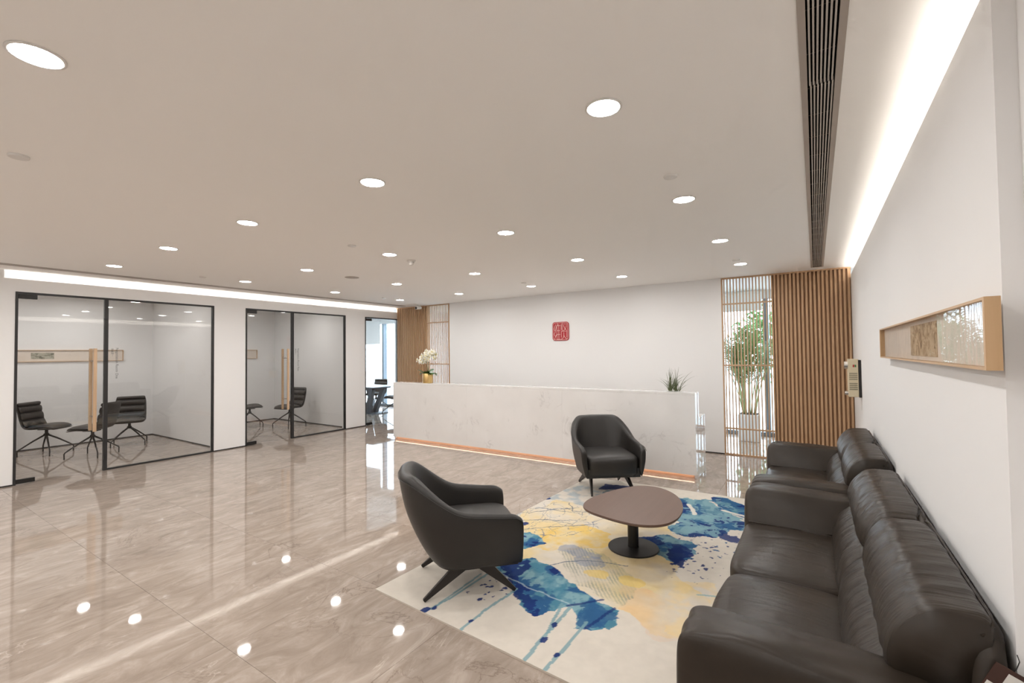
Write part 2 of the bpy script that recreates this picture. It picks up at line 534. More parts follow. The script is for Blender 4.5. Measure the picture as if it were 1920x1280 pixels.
# ---- right wall: false wall with the light cove on top
w = MB()
w.box(XR, 0.60, 1.775, YF + 0.09, 0.0, 2.585)
w.box(XR, XR + 0.008, 1.775, YF, 2.585, 2.622)
w.box(0.60, 0.72, 1.775, YF + 0.09, 0.0, H)
w.box(0.475, 0.72, -3.0, 1.775, 0.0, H)
w.box(0.60, 0.72, YF + 0.09, 9.9, 0.0, H)
tag(w.build('wall_right', 'wall'), 'white wall behind the leather sofas', 'wall', kind='structure')

# ---- wall behind the camera
tag(MB().box(-8.61, 0.72, -3.12, -3.0, 0.0, H).build('wall_back', 'wall'), 'white wall behind the viewer', 'wall', kind='structure')

# ---- partitions of the glass rooms
w = MB()
w.box(-11.67, -11.55, -0.6, 6.56, 0.018, H)                # back wall of both rooms
w.box(-11.55, XL - WT, 3.855, 3.955, 0.018, H)             # between rooms
w.box(-11.55, XL - WT, 6.44, 6.56, 0.018, H)
w.box(-11.55, XL - WT, -0.72, -0.6, 0.018, H)
w.box(-14.6, -11.67, 6.44, 6.56, 0.018, H)
w.box(-14.6, -14.48, 6.56, 9.75, 0.018, H)
w.box(XL - WT, XL, 7.845, 9.75, 0.018, H)
w.box(XL - 0.26, XL - WT, 6.56, 7.845, ZC - 0.06, ZC - 0.06 + 0.002)
tag(w.build('wall_partitions', 'wall'), 'white partition walls of the rooms behind the glass', 'wall', kind='structure')
b = MB()
b.box(-11.66, -11.545, -0.6, 6.44, 0.0, 0.018)
for y0, y1 in ((3.85, 3.96), (6.435, 6.565), (-0.72, -0.595)):
    b.box(-11.545, XL - WT - 0.001, y0, y1, 0.0, 0.018)
tag(b.build('baseboard_partitions', 'base_gap'), 'thin black skirting inside the glass rooms', 'skirting', kind='structure')

# ---- facade with windows beyond the screens
FY = 9.75
mx = [-14.2 + 0.0] + [-12.75, -11.25, -9.75, -8.25, -6.75, -5.25, -3.75, -2.25, -0.75, 0.60]
wl = thing('window_facade', 'tall window front with grey frames behind the slatted screens', 'window', kind='structure')
MB().box(-14.6, 0.60, FY - 0.02, FY + 0.10, 0.0, 0.07).build('sill', 'mullion', wl)
MB().box(-14.6, 0.60, FY - 0.02, FY + 0.10, 2.56, H).build('head_panel', 'blind', wl)
for x in mx[1:-1]:
    MB().box(x - 0.035, x + 0.035, FY - 0.05, FY + 0.09, 0.07, 2.56).build('mullion', 'mullion', wl)
xs = [-14.6] + mx[1:]
for a, c in zip(xs[:-1], xs[1:]):
    MB().box(a + 0.035, c - 0.035, FY + 0.02, FY + 0.03, 0.07, 2.56).build('pane', 'window_glass', wl)

# outside ground
tag(MB().box(-40, 30, 9.92, 60, -0.4, -0.25).build('ground_outside', 'paving'), 'pale paving outside the windows', 'ground', kind='structure')

# ---- light strips in the coves
def strip(name, m, x0, x1, y0, y1, z0, z1, label):
    t = MB().box(x0, x1, y0, y1, z0, z1).build(name, m)
    return tag(t, label, 'strip light')
strip('strip_light', 'cove_l', XL - 0.055, XL - 0.025, 1.29, 7.82, ZC - 0.0295, ZC - 0.018, 'long strip light in the cove above the glass rooms')
strip('strip_light', 'cove_r', XR + 0.03, XR + 0.06, 1.80, YF - 0.02, 2.5855, 2.597, 'long strip light in the cove above the sofas')

# ================================================================== GLASS FRONTS
def glass_front(n, y0, y1, ymid, room):
    """fixed pane with black frame (window_n) and frameless door leaf (door_n)"""
    ft = 0.026
    xa, xb = XL - 0.045, XL + 0.006
    win = thing('window_%d' % n, 'black framed fixed glass panel of %s' % room, 'window', (XL, ymid, 0), kind='structure')
    dy = -ymid
    def fr(name, a, b2, z0, z1):
        MB().box(xa - XL, xb - XL, a + dy, b2 + dy, z0, z1).build(name, 'black_frame', win)
    fr('frame_post', y0, y0 + ft, 0.0, OPZ)
    fr('frame_post', ymid - ft / 2 - 0.008, ymid + ft / 2 + 0.008, 0.0, OPZ - ft)
    fr('frame_post', y1 - ft, y1, 0.0, OPZ - ft)
    fr('frame_head', y0 + ft, y1, OPZ - ft, OPZ)
    fr('frame_sill', ymid + ft / 2 + 0.008, y1 - ft, 0.0, 0.02)
    MB().box(-0.024, -0.014, ymid + 0.02 + dy, y1 - ft + dy, 0.02, OPZ - ft).build('pane', 'glass', win)
    return win, door_leaf(n, y0 + ft, ymid - ft / 2 - 0.008, room, True)

def door_leaf(n, y0, y1, room, handle):
    d = thing('door_%d' % n, 'frameless glass door of %s' % room, 'door', (XL, y0, 0), kind='structure')
    wd = y1 - y0
    MB().box(-0.025, -0.013, 0.004, wd - 0.004, 0.012, OPZ - 0.03).build('glass_pane', 'glass', d)
    for z0, z1 in ((0.012, 0.066), (OPZ - 0.085, OPZ - 0.03)):
        MB().box(-0.036, -0.002, 0.003, 0.175, z0, z1).build('patch_fitting', 'black_metal', d, bevel=0.002)
    if handle:
        hy = wd - 0.118
        for s, x in ((1, 0.075), (-1, -0.113)):
            h = MB().box(x - 0.012, x + 0.012, hy - 0.019, hy + 0.019, 0.575, 1.735).build('pull_handle', 'handle_wood', d, bevel=0.002)
            for z in (0.78, 1.56):
                a, c = (x - 0.012, -0.013) if s > 0 else (-0.025, x + 0.012)
                MB().tube([(min(a, c), hy, z), (max(a, c), hy, z)], 0.010, 12).build('handle_standoff', 'chrome', h, smooth=False, auto=40)
    return d

def text_mesh(body, size):
    cu = bpy.data.curves.new('lettering', 'FONT')
    cu.body = body; cu.size = size
    cu.resolution_u = 2
    tmp = bpy.data.objects.new('lettering_source', cu)
    COL.objects.link(tmp)
    bpy.context.view_layer.update()
    dg = bpy.context.evaluated_depsgraph_get()
    me = bpy.data.meshes.new_from_object(tmp.evaluated_get(dg))
    bpy.data.objects.remove(tmp)
    bpy.data.curves.remove(cu)
    me.name = 'lettering'
    return me

def lettering(win, y_off, z_top, body, size, length=None):
    me = text_mesh(body, size)
    xs_ = [v.co.x for v in me.vertices]
    if length and xs_:
        k = length / (max(xs_) - min(xs_))
        for v in me.vertices:
            v.co.x *= k; v.co.y *= k
    # reads downwards: text x -> -z, text y -> +y, facing +x
    for v in me.vertices:
        v.co = (0.0005, v.co.y, -v.co.x)
    me.materials.clear()
    o = obj('lettering', me, 'text', win)
    o.location = (-0.0135, y_off, z_top)
    return o

win1, door1 = glass_front(1, OP1[0], OP1[1], 2.276, 'negotiation room one')
lettering(win1, 2.388 - 2.276, 1.745, 'Negotiation Room One', 0.05, 0.442)
lettering(win1, 2.338 - 2.276, 1.742, '\u6d3d\u8c08\u5ba4\u4e00', 0.03, 0.118)
win2, door2 = glass_front(2, OP2[0], OP2[1], 5.094, 'negotiation room two')
lettering(win2, 5.200 - 5.094, 1.745, 'Negotiation Room Two', 0.05, 0.442)
lettering(win2, 5.150 - 5.094, 1.742, '\u6d3d\u8c08\u5ba4\u4e8c', 0.03, 0.118)
fr3 = thing('window_3', 'black frame around the meeting room door', 'door frame', (XL, OP3[0], 0), kind='structure')
MB().box(-0.045, 0.006, 0, 0.022, 0, OPZ).build('frame_post', 'black_frame', fr3)
MB().box(-0.045, 0.006, 0.022, OP3[1] - OP3[0] - 0.022, OPZ - 0.024, OPZ).build('frame_head', 'black_frame', fr3)
MB().box(-0.045, 0.006, OP3[1] - OP3[0] - 0.022, OP3[1] - OP3[0], 0, OPZ).build('frame_post', 'black_frame', fr3)
door_leaf(3, OP3[0] + 0.022, OP3[1] - 0.022, 'the bright meeting room', False)

# ================================================================== SLATTED SCREENS
def screen(name, label, x0, x1, pitch, open_):
    s = thing(name, label, 'slatted screen', (x0, YF, 0))
    wd = x1 - x0
    if open_:
        sw, sd = 0.016, 0.018
        fw = 0.020
        for x in (0, wd - fw):
            MB().box(x, x + fw, 0.0, 0.06, 0, H - 0.001).build('post', 'slat_wood', s)
        for z in (0.0, 0.396, 1.363, 2.309, H - 0.021):
            MB().box(fw, wd - fw, 0.0 if 0.1 < z < 2.6 else 0.002, 0.058, z, z + 0.02).build('rail', 'slat_wood', s)
        n = int(round((wd - 2 * fw) / pitch))
        me = MB().box(-sw / 2, sw / 2, 0.006, 0.006 + sd, 0.02, H - 0.021).mesh('slat')
        pts = [fw + (wd - 2 * fw) * (k + 0.5) / n for k in range(n)]
    else:
        sw, sd = 0.026, 0.034
        MB().box(0.0, wd, 0.05, 0.09, 0.0, H - 0.001).build('backing_panel', 'slat_back', s)
        n = int(round(wd / pitch))
        MB().box(0, wd, 0.002, 0.05, H - 0.021, H - 0.001).build('rail', 'slat_wood', s)
        me = MB().box(-sw / 2, sw / 2, 0.05 - sd, 0.05, 0.0, H - 0.021).mesh('slat')
        pts = [wd * (k + 0.5) / n for k in range(n)]
    me.materials.append(MAT['slat_wood'])
    for x in pts:
        o = bpy.data.objects.new('slat', me); COL.objects.link(o); o.parent = s; o.location = (x, 0, 0)
    return s
screen('slatted_screen', 'closed oak slat panel in the corner beside the bright doorway', XL + 0.0, -7.48, 0.0485, False)
screen('slatted_screen', 'open oak slat screen behind the white orchid', -7.48, WX0, 0.043, True)
screen('slatted_screen', 'open oak slat screen in front of the potted palm', WX1, -0.505, 0.043, True)
screen('slatted_screen', 'closed oak slat panel next to the sofa wall', -0.505, XR, 0.0485, False)

# ================================================================== CEILING FITTINGS
GX = [-0.788, -2.388, -3.972, -5.552, -7.136]
GY = [6.610, 5.078, 3.528, 1.980, 0.430, -1.118, -2.667]  # last two rows unseen, added to light the room and brighten the near wall
ring = MB().lathe([(0.072, H - 0.0005), (0.084, H - 0.0005), (0.084, H - 0.004), (0.074, H - 0.006), (0.072, H - 0.003), (0.072, H - 0.0005)], 32, cap=False).mesh('trim_ring', True)
ring.materials.append(MAT['white_plastic'])
disc = bpy.data.meshes.new('diffuser')
disc.from_pydata([(0.0718 * math.cos(-2 * PI * k / 28), 0.0718 * math.sin(-2 * PI * k / 28), -0.0035) for k in range(28)], [], [tuple(range(28))])
disc.materials.append(MAT['diffuser'])
ring.transform(Matrix.Translation((0, 0, -H)))
for j, y in enumerate(GY):
    for i, x in enumerate(GX):
        t = thing('downlight', 'round recessed downlight, %s from far wall in %s row from sofa wall' % (ORD[j], ORD[i]), 'ceiling light', (x, y, H), group='recessed downlights in the hall ceiling')
        for nm, me in (('trim_ring', ring), ('diffuser', disc)):
            o = bpy.data.objects.new(nm, me); COL.objects.link(o); o.parent = t
rdisc = disc.copy(); rdisc.materials.clear(); rdisc.materials.append(MAT['room_diffuser'])
for x, y, nm in ((-9.5, 2.95, 'negotiation room one, by the partition'), (-10.7, 1.2, 'negotiation room one, added unseen by the long picture'), (-9.4, 0.9, 'negotiation room one, added unseen far from the partition'), (-10.7, 2.6, 'negotiation room one, added unseen over the chairs'), (-9.5, 5.55, 'negotiation room two, by the partition'), (-10.6, 4.7, 'negotiation room two, added unseen over the chairs'), (-11.5, 8.2, 'the bright meeting room')):  # lamps away from the partition are unseen, added to brighten the negotiation rooms
    t = thing('downlight', 'round downlight in ' + nm, 'ceiling light', (x, y, H), group='downlights inside the glass rooms')
    for n2, me in (('trim_ring', ring), ('diffuser', rdisc)):
        o = bpy.data.objects.new(n2, me); COL.objects.link(o); o.parent = t

# linear air vents
def vent(label, xr, y0, y1, nsl):
    x0, x1 = xr
    t = thing('air_vent', label, 'air vent', ((x0 + x1) / 2, y0, H))
    hw, ln = (x1 - x0) / 2, y1 - y0
    b2 = MB()
    b2.box(-hw, hw, 0, ln, 0.09, 0.095); b2.box(-hw, -hw + 0.002, 0, ln, 0.0, 0.09); b2.box(hw - 0.002, hw, 0, ln, 0.0, 0.09)
    b2.build('lining', 'vent_dark', t)
    f = 0.021
    for a, c in ((-hw - 0.003, -hw + f), (hw - f, hw + 0.003)):
        MB().box(a, c, -0.004, ln + 0.004, -0.004, 0.012).build('flange', 'vent_frame', t)
    for a, c in ((-0.004, 0.006), (ln - 0.006, ln + 0.004)):
        MB().box(-hw + f, hw - f, a, c, -0.004, 0.012).build('end_cap', 'vent_frame', t)
    iw = 2 * (hw - f)
    half = 3.82 if ln > 6 else ln / 2
    for k in range(nsl):
        x = -iw / 2 + iw * (k + 0.75) / (nsl + 0.5)
        for q, (a, c) in enumerate(((0.006, half - 0.002), (half + 0.002, ln - 0.006))):
            xo = x + (0.0025 if q else -0.0005)
            MB().box(xo - 0.0030, xo + 0.0030, a, c, -0.002, 0.016).build('slat', 'vent_slat', t)
    ys = np.arange(0.2, ln - 0.1, 0.29)
    for yv in ys:
        MB().box(-iw / 2, iw / 2, yv, yv + 0.002, 0.060, 0.063).build('cross_bar', 'vent_frame', t)
vent('long grey linear air vent over the sofas', VR, VY[0], VY[1], 7)
vent('long narrow air vent along the ceiling edge by the glass rooms', VL, VY[0], VY[1], 5)

def ceiling_disc(name, label, cat, x, y, r, h, mat='white_plastic'):
    t = MB().lathe([(r, 0.0), (r, -h * 0.55), (r * 0.94, -h), (0.001, -h)], 28, cap=False).build(name, mat, auto=35)
    t.location = (x, y, H)
    return tag(t, label, cat)
ceiling_disc('sprinkler_cover', 'pale sprinkler cover plate near the big front-left downlight', 'sprinkler cover', -3.661, 0.596, 0.045, 0.012)
ceiling_disc('sprinkler_cover', 'pale sprinkler cover plate near the vent above the coffee table', 'sprinkler cover', -0.751, 3.008, 0.042, 0.012)
ceiling_disc('sprinkler_cover', 'pale sprinkler cover plate in the middle of the ceiling', 'sprinkler cover', -3.95, 3.01, 0.042, 0.012)
ceiling_disc('sprinkler_cover', 'pale sprinkler cover plate near the air vent by the glass rooms', 'sprinkler cover', -7.187, 2.973, 0.042, 0.012)
ceiling_disc('sprinkler_cover', 'pale sprinkler cover plate close to the oak slat corner', 'sprinkler cover', -7.10, 6.16, 0.042, 0.012)
ceiling_disc('sprinkler_cover', 'pale sprinkler cover plate above the reception desk', 'sprinkler cover', -3.88, 6.23, 0.042, 0.012)
ceiling_disc('sprinkler_cover', 'pale sprinkler cover plate near the open screen with the palm', 'sprinkler cover', -0.797, 6.279, 0.042, 0.012)
ceiling_disc('ceiling_speaker', 'round grey ceiling loudspeaker grille flush with ceiling', 'speaker', -5.591, 4.259, 0.10, 0.004, 'vent_frame')
sd = thing('smoke_detector', 'white smoke detector with a stepped dome on the ceiling', 'smoke detector', (-4.019, 3.906, H))
MB().lathe([(0.052, 0.0), (0.052, -0.012), (0.046, -0.018), (0.001, -0.018)], 28, cap=False).build('base', 'white_plastic', sd, auto=35)
MB().lathe([(0.034, -0.018), (0.036, -0.034), (0.026, -0.046), (0.022, -0.058), (0.001, -0.060)], 24, cap=False).build('sensor_head', 'white_plastic', sd, auto=35)
MB().lathe([(0.0355, -0.026), (0.0362, -0.031)], 24, cap=False).build('vent_ring', 'grey_plastic', sd)
cc = thing('security_camera', 'small white security camera at the oak slat corner', 'security camera', (-7.50, 7.51, H))
MB().lathe([(0.045, 0.0), (0.045, -0.02), (0.02, -0.03), (0.02, -0.05)], 20).build('mount', 'white_plastic', cc, auto=35)
o = MB().tube([(-0.005, 0.06, -0.065), (0.02, -0.10, -0.085)], [0.036, 0.036], 16).build('housing', 'white_plastic', cc, auto=35)
MB().tube([(0.0195, -0.0985, -0.0848), (0.0207, -0.106, -0.0858)], [0.026, 0.026], 16).build('lens', 'black_plastic', cc, auto=35)

# ================================================================== RECEPTION DESK
DX0, DX1, DY = -6.727, -1.268, 6.05
dk = thing('reception_desk', 'long white stone reception desk with glowing plinth', 'reception desk', (0, DY, 0))
seams = [DX0, -4.936, -3.132, DX1]
DZ = 1.074
for a, c in zip(seams[:-1], seams[1:]):
    MB().box(a + 0.0006, c - 0.0006, 0.0, 0.03, 0.048, DZ - 0.03).build('stone_panel', 'desk_stone', dk)
MB().box(DX0, DX1, 0.0, 0.20, DZ - 0.0295, DZ).build('counter_top', 'desk_stone', dk, bevel=0.0015, seg=1)
MB().box(DX1 - 0.03, DX1, 0.0305, 0.20, 0.002, DZ - 0.03).build('end_panel', 'desk_stone', dk)
MB().box(DX0, DX0 + 0.03, 0.0305, 0.20, 0.002, DZ - 0.03).build('end_panel', 'desk_stone', dk)
MB().box(DX0 + 0.03, DX1 - 0.03, 0.17, 0.20, 0.048, DZ - 0.03).build('back_panel', 'desk_stone', dk)
MB().box(DX0, DX1, 0.2005, 0.565, 0.722, 0.750).build('work_surface', 'desk_stone', dk, bevel=0.0015, seg=1)
MB().box(DX1 - 0.03, DX1, 0.2005, 0.565, 0.002, 0.7215).build('end_panel', 'desk_stone', dk)
MB().box(DX0, DX0 + 0.03, 0.2005, 0.565, 0.002, 0.7215).build('end_panel', 'desk_stone', dk)
MB().box(DX0 + 0.031, DX1 - 0.031, 0.062, 0.169, 0.0, 0.0475).build('plinth', 'toe_wood', dk)
MB().box(DX0 + 0.035, DX1 - 0.035, 0.0315, 0.045, 0.042, 0.0475).build('strip_light', 'toe_led', dk)

# orchid in a gold pot
op = thing('potted_orchid', 'white orchid in a gold pot on the reception desk', 'potted plant', (-5.925, DY + 0.10, DZ))
MB().lathe([(0.086, 0.0), (0.088, 0.004), (0.090, 0.172), (0.088, 0.176), (0.082, 0.172), (0.080, 0.14), (0.001, 0.14)], 40, cap=False).build('pot', 'gold', op, auto=40)
MB().lathe([(0.0795, 0.141), (0.05, 0.150), (0.001, 0.152)], 20, cap=False).build('soil', 'soil', op, smooth=True)
rng = random.Random(5)
def leaf_blade(p0, d, ln, wd, droop, n=7, fold=0.15):
    """curved strap leaf with a midrib fold"""
    d = Vector((d[0], d[1], 0)).normalized()
    sd_ = Vector((-d.y, d.x, 0))
    vs, fs = [], []
    for k in range(n + 1):
        t = k / n
        p = Vector(p0) + d * ln * t * (1 - 0.15 * t) + Vector((0, 0, ln * (0.75 * t - droop * t * t)))
        ww = wd * math.sin(PI * min(1, 0.12 + 0.86 * t)) ** 0.7
        vs += [p - sd_ * ww + Vector((0, 0, fold * ww)), p, p + sd_ * ww + Vector((0, 0, fold * ww))]
    for k in range(n):
        a = 3 * k
        fs += [(a, a + 1, a + 4, a + 3), (a + 1, a + 2, a + 5, a + 4)]
    return vs, fs
for k in range(13):
    a = k * 2 * PI / 13 + 0.3 + rng.uniform(-.2, .2)
    v, f = leaf_blade((0.02 * math.cos(a), 0.02 * math.sin(a), 0.14), (math.cos(a), math.sin(a)), rng.uniform(0.15, 0.22), 0.050, rng.uniform(0.15, 0.9))
    MB().add(v, f).build('leaf', 'orchid_leaf', op, smooth=True)
def flower(parent, p, nd, s):
    nd = Vector(nd).normalized()
    ux = nd.cross(Vector((0, 0, 1))).normalized(); uy = ux.cross(nd)
    m = MB()
    for q, (ang, ln, wd) in enumerate(((PI / 2, 1.0, .55), (PI / 2 + 1.25, 1.05, .75), (PI / 2 - 1.25, 1.05, .75), (PI / 2 + 2.5, .95, .5), (PI / 2 - 2.5, .95, .5))):
        d = ux * math.cos(ang) + uy * math.sin(ang); e = -ux * math.sin(ang) + uy * math.cos(ang)
        vs = [Vector(p)]
        for t, w_, b_ in ((.35, .8, .05), (.7, 1.0, .12), (1.0, .35, .02)):
            c = Vector(p) + d * ln * s * t + nd * s * (b_ + .02 * q)
            vs += [c - e * wd * s * w_ * .55, c + e * wd * s * w_ * .55]
        m.add(vs, [(0, 1, 2), (1, 3, 4, 2), (3, 5, 6, 4)])
    fl_ = m.build('flower', 'orchid_petal', parent, smooth=True)
    MB().lathe([(0.001, 0), (s * .2, s * .1), (s * .12, s * .3), (0.001, s * .35)], 8, cap=False).build('flower_lip', 'orchid_lip', fl_, smooth=True)
    fl_.children[0].location = Vector(p) + nd * s * .1
    fl_.children[0].rotation_euler = nd.to_track_quat('Z', 'Y').to_euler()
for s_, tgt, nf in ((0, (-0.15, -0.04, 0.27), 13), (1, (0.14, 0.02, 0.36), 14), (2, (0.04, -0.06, 0.37), 11)):
    pts = []
    for k in range(11):
        t = k / 10
        pts.append((0.01 * s_ + tgt[0] * t ** 1.9, tgt[1] * t ** 1.9, 0.14 + (tgt[2] + 0.10) * math.sin(t * 2.1) / math.sin(1.57) * 0.86))
    MB().tube(pts, 0.003, 6).build('stem', 'orchid_leaf', op, smooth=True)
    for k in range(nf):
        i = 10 - (k * 5) // nf
        p = Vector(pts[max(3, i)]) + Vector((rng.uniform(-.05, .05), rng.uniform(-.05, .03), rng.uniform(-.07, .05)))
        flower(op, p, (rng.uniform(-.5, .7), -1, rng.uniform(-.3, .4)), rng.uniform(0.046, 0.060))

# grass plant behind the upper ledge
gp = thing('potted_grass', 'thin bladed grass plant in a white pot on the desk', 'potted plant', (-1.615, DY + 0.36, 0.750))
MB().lathe([(0.060, 0), (0.085, 0.15), (0.09, 0.27), (0.082, 0.27), (0.078, 0.24), (0.001, 0.24)], 28, cap=False).build('pot', 'pot_white', gp, auto=40)
rng = random.Random(9)
for c in ((-0.045, 0.0), (0.04, 0.0)):
    m = MB()
    for k in range(26):
        a = rng.uniform(0, 2 * PI); ln = rng.uniform(0.22, 0.42); sp = rng.uniform(0.05, 0.75) * ln
        if k < 6: sp *= 0.25
        d = Vector((math.cos(a), 0.5 * math.sin(a), 0)); e = Vector((-d.y, d.x, 0)).normalized() if d.length > 0.01 else Vector((1, 0, 0))
        e = Vector((1, 0.2, 0)).normalized()
        vs = []
        base = Vector((c[0] + rng.uniform(-.018, .018), c[1] + rng.uniform(-.018, .018), 0.24))
        for q in range(6):
            t = q / 5
            p = base + d * sp * t ** 1.8 + Vector((0, 0, ln * (t - (0.35 * sp / ln) * t ** 3)))
            ww = 0.0042 * (1 - t) ** 0.6 + 0.0004
            vs += [p - e * ww, p + e * ww]
        m.add(vs, [(2 * q, 2 * q + 1, 2 * q + 3, 2 * q + 2) for q in range(5)])
    m.build('tuft', 'grass', gp, smooth=True)

# red seal emblem on the far wall
SX, SZ, SW, SH = -4.008, 2.003, 0.345, 0.352
se = thing('seal_emblem', 'red square seal emblem with pale characters on white wall', 'emblem', (SX, YF, SZ))
def rrect(hw, hh, r, n=6):
    pts = []
    for cx, cy, a0 in ((hw - r, hh - r, 0), (-hw + r, hh - r, PI / 2), (-hw + r, -hh + r, PI), (hw - r, -hh + r, 1.5 * PI)):
        for k in range(n + 1):
            a = a0 + PI / 2 * k / n
            pts.append((cx + r * math.cos(a), cy + r * math.sin(a)))
    return pts
rp = rrect(SW / 2, SH / 2, 0.055)
nn = len(rp)
MB().add([(x, -0.018, z) for x, z in rp] + [(x, -0.0005, z) for x, z in rp], [tuple(range(nn)), tuple(range(2 * nn - 1, nn - 1, -1))] + [(k, (k + 1) % nn, nn + (k + 1) % nn, nn + k) for k in range(nn)]).build('plate', 'seal_red', se)
def seal_pt(p):
    return ((p[0] - 898) / 637 * SW, (660 - p[1]) / 720 * SH)
def stroke(parent, pts, w_=0.0070, conv=True):
    m = MB()
    q = [Vector((*seal_pt(p), 0)) if conv else Vector((*p, 0)) for p in pts]
    vs = []
    for i, p in enumerate(q):
        t = (q[min(i + 1, len(q) - 1)] - q[max(i - 1, 0)]).normalized()
        n_ = Vector((-t.y, t.x, 0)) * (w_ / 2)
        for s in (-1, 1):
            for yy_ in (-0.0225, -0.018):
                vs.append((p.x + s * n_.x, yy_, p.y + s * n_.y))
    fs = []
    for i in range(len(q) - 1):
        a, c = 4 * i, 4 * i + 4
        fs += [(a, a + 2, c + 2, c), (a, c, c + 1, a + 1), (a + 2, a + 3, c + 3, c + 2)]
    m.add(vs, fs)
    return m.build('stroke', 'seal_white', parent)
for s_ in ([(715, 390), (655, 555), (658, 600), (692, 650), (690, 705), (652, 745), (660, 800), (700, 865), (665, 985)],
           [(800, 350), (735, 500), (692, 650)], [(755, 775), (702, 865)],
           [(800, 400), (762, 450), (762, 980)], [(835, 385), (835, 975)],
           [(762, 442), (892, 442)], [(762, 635), (892, 635)], [(762, 782), (892, 782)], [(762, 972), (900, 972)],
           [(928, 390), (928, 610)], [(970, 345), (970, 655)],
           [(1010, 385), (1140, 385), (1132, 470), (1090, 580), (1005, 655)], [(1022, 430), (1060, 545), (1100, 605), (1152, 645)],
           [(930, 905), (930, 668), (1142, 668), (1142, 905)],
           [(1030, 705), (1030, 830), (1000, 925), (915, 975)], [(1036, 830), (1085, 925), (1165, 975)],
           ):
    stroke(se, s_)
ip = rrect(SW / 2 - 0.016, SH / 2 - 0.016, 0.042)
stroke(se, ip + ip[:1], 0.005, conv=False)

# ================================================================== WALL-MOUNTED THINGS, SOFA WALL
fr = thing('wall_art', 'long pale wood shadow box picture on the sofa wall', 'picture frame', (XR, 2.885, 1.637))
FD0, FD1 = -0.021, -0.053       # back and front, measured from the wall
FL, FH = 1.185, 0.098
MB().box(FD0, FD1, -FL, -FL + 0.016, -FH, FH).build('frame_side', 'frame_wood', fr)
MB().box(FD0, FD1, FL - 0.016, FL, -FH, FH).build('frame_side', 'frame_wood', fr)
MB().box(FD0, FD1, -FL + 0.016, FL - 0.016, FH - 0.008, FH).build('frame_rail', 'frame_wood_long', fr)
MB().box(FD0, FD1, -FL + 0.016, FL - 0.016, -FH, -FH + 0.008).build('frame_rail', 'frame_wood_long', fr)
MB().box(0.0, FD0, -FL + 0.25, FL - 0.25, -FH + 0.05, FH - 0.05).build('hanging_rail', 'black_plastic', fr)
m_, nt, b_ = new_mat('paper_painted_reflection')
v = coords(nt, (1, 1.0, 0.35))
wv = noise(nt, v, 5.0, 3, 0.5, 1.6)
L(nt, ramp(nt, wv, [(0.30, (0.72, 0.65, 0.58)), (0.48, (0.80, 0.73, 0.66)), (0.52, (0.74, 0.67, 0.60)), (0.70, (0.84, 0.78, 0.70))]), b_.inputs['Base Color'])  # wavy stripes are slat reflections painted into the paper colour
b_.inputs['Roughness'].default_value = 0.6
MAT['reflection_paper'] = m_
def ink_mat(name, paper, mid, dark, sc):
    m2, nt2, b2 = new_mat(name)
    v2 = coords(nt2, sc)
    n1 = noise(nt2, v2, 3.0, 8, 0.7, 0.8)
    L(nt2, ramp(nt2, n1, [(0.36, dark), (0.46, mid), (0.54, paper), (0.75, paper)]), b2.inputs['Base Color'])
    b2.inputs['Roughness'].default_value = 0.7
    return m2
MAT['sepia'] = ink_mat('sepia_drawing', (0.58, 0.45, 0.30), (0.36, 0.25, 0.14), (0.08, 0.05, 0.03), (6, 6, 8))
MAT['ink'] = ink_mat('ink_landscape', (0.46, 0.44, 0.36), (0.26, 0.25, 0.19), (0.09, 0.09, 0.07), (4, 4, 6))
MAT['mat_board'] = plain('cream_mat_board', (0.74, 0.66, 0.58), 0.7)
bp = MB().box(FD0 - 0.002, FD0 - 0.006, -FL + 0.016, FL - 0.016, -FH + 0.008, FH - 0.008).build('backing_paper', 'reflection_paper', fr)
MB().box(FD0 - 0.006, FD0 - 0.008, -0.46, 0.13, -0.072, 0.072).build('drawing', 'sepia', bp)
MB().box(FD1 + 0.006, FD1 + 0.009, -FL + 0.016, FL - 0.016, -FH + 0.008, FH - 0.008).build('acrylic_pane', 'acrylic', fr)

# emergency twin lamp
em = thing('emergency_light', 'beige emergency light box with vents on the sofa wall', 'emergency light', (XR, 6.5, 1.05))
MB().box(-0.026, 0.0, -0.002, 0.17, 0.0, 0.425).build('back_plate', 'black_plastic', em, bevel=0.004)
MB().box(-0.122, -0.026, 0.0, 0.165, 0.004, 0.436).build('body', 'beige_plastic', em, bevel=0.006)
for z0 in (0.085, 0.20):
    for k in range(4):
        MB().box(-0.112, -0.036, -0.0015, 0.0, z0 + k * 0.022, z0 + k * 0.022 + 0.014).build('vent_slot', 'vent_olive', em)
MB().box(-0.078, -0.062, -0.002, 0.0, 0.345, 0.372).build('indicator', 'red_led', em)
MB().box(-0.060, -0.046, -0.002, 0.0, 0.345, 0.372).build('indicator', 'green_led', em)
for z, r_ in ((0.365, 0.045), (0.045, 0.022)):
    MB().tube([(-0.122, 0.05, z), (-0.155, 0.05, z)], r_, 16).build('lamp_head', 'chrome', em, auto=40)

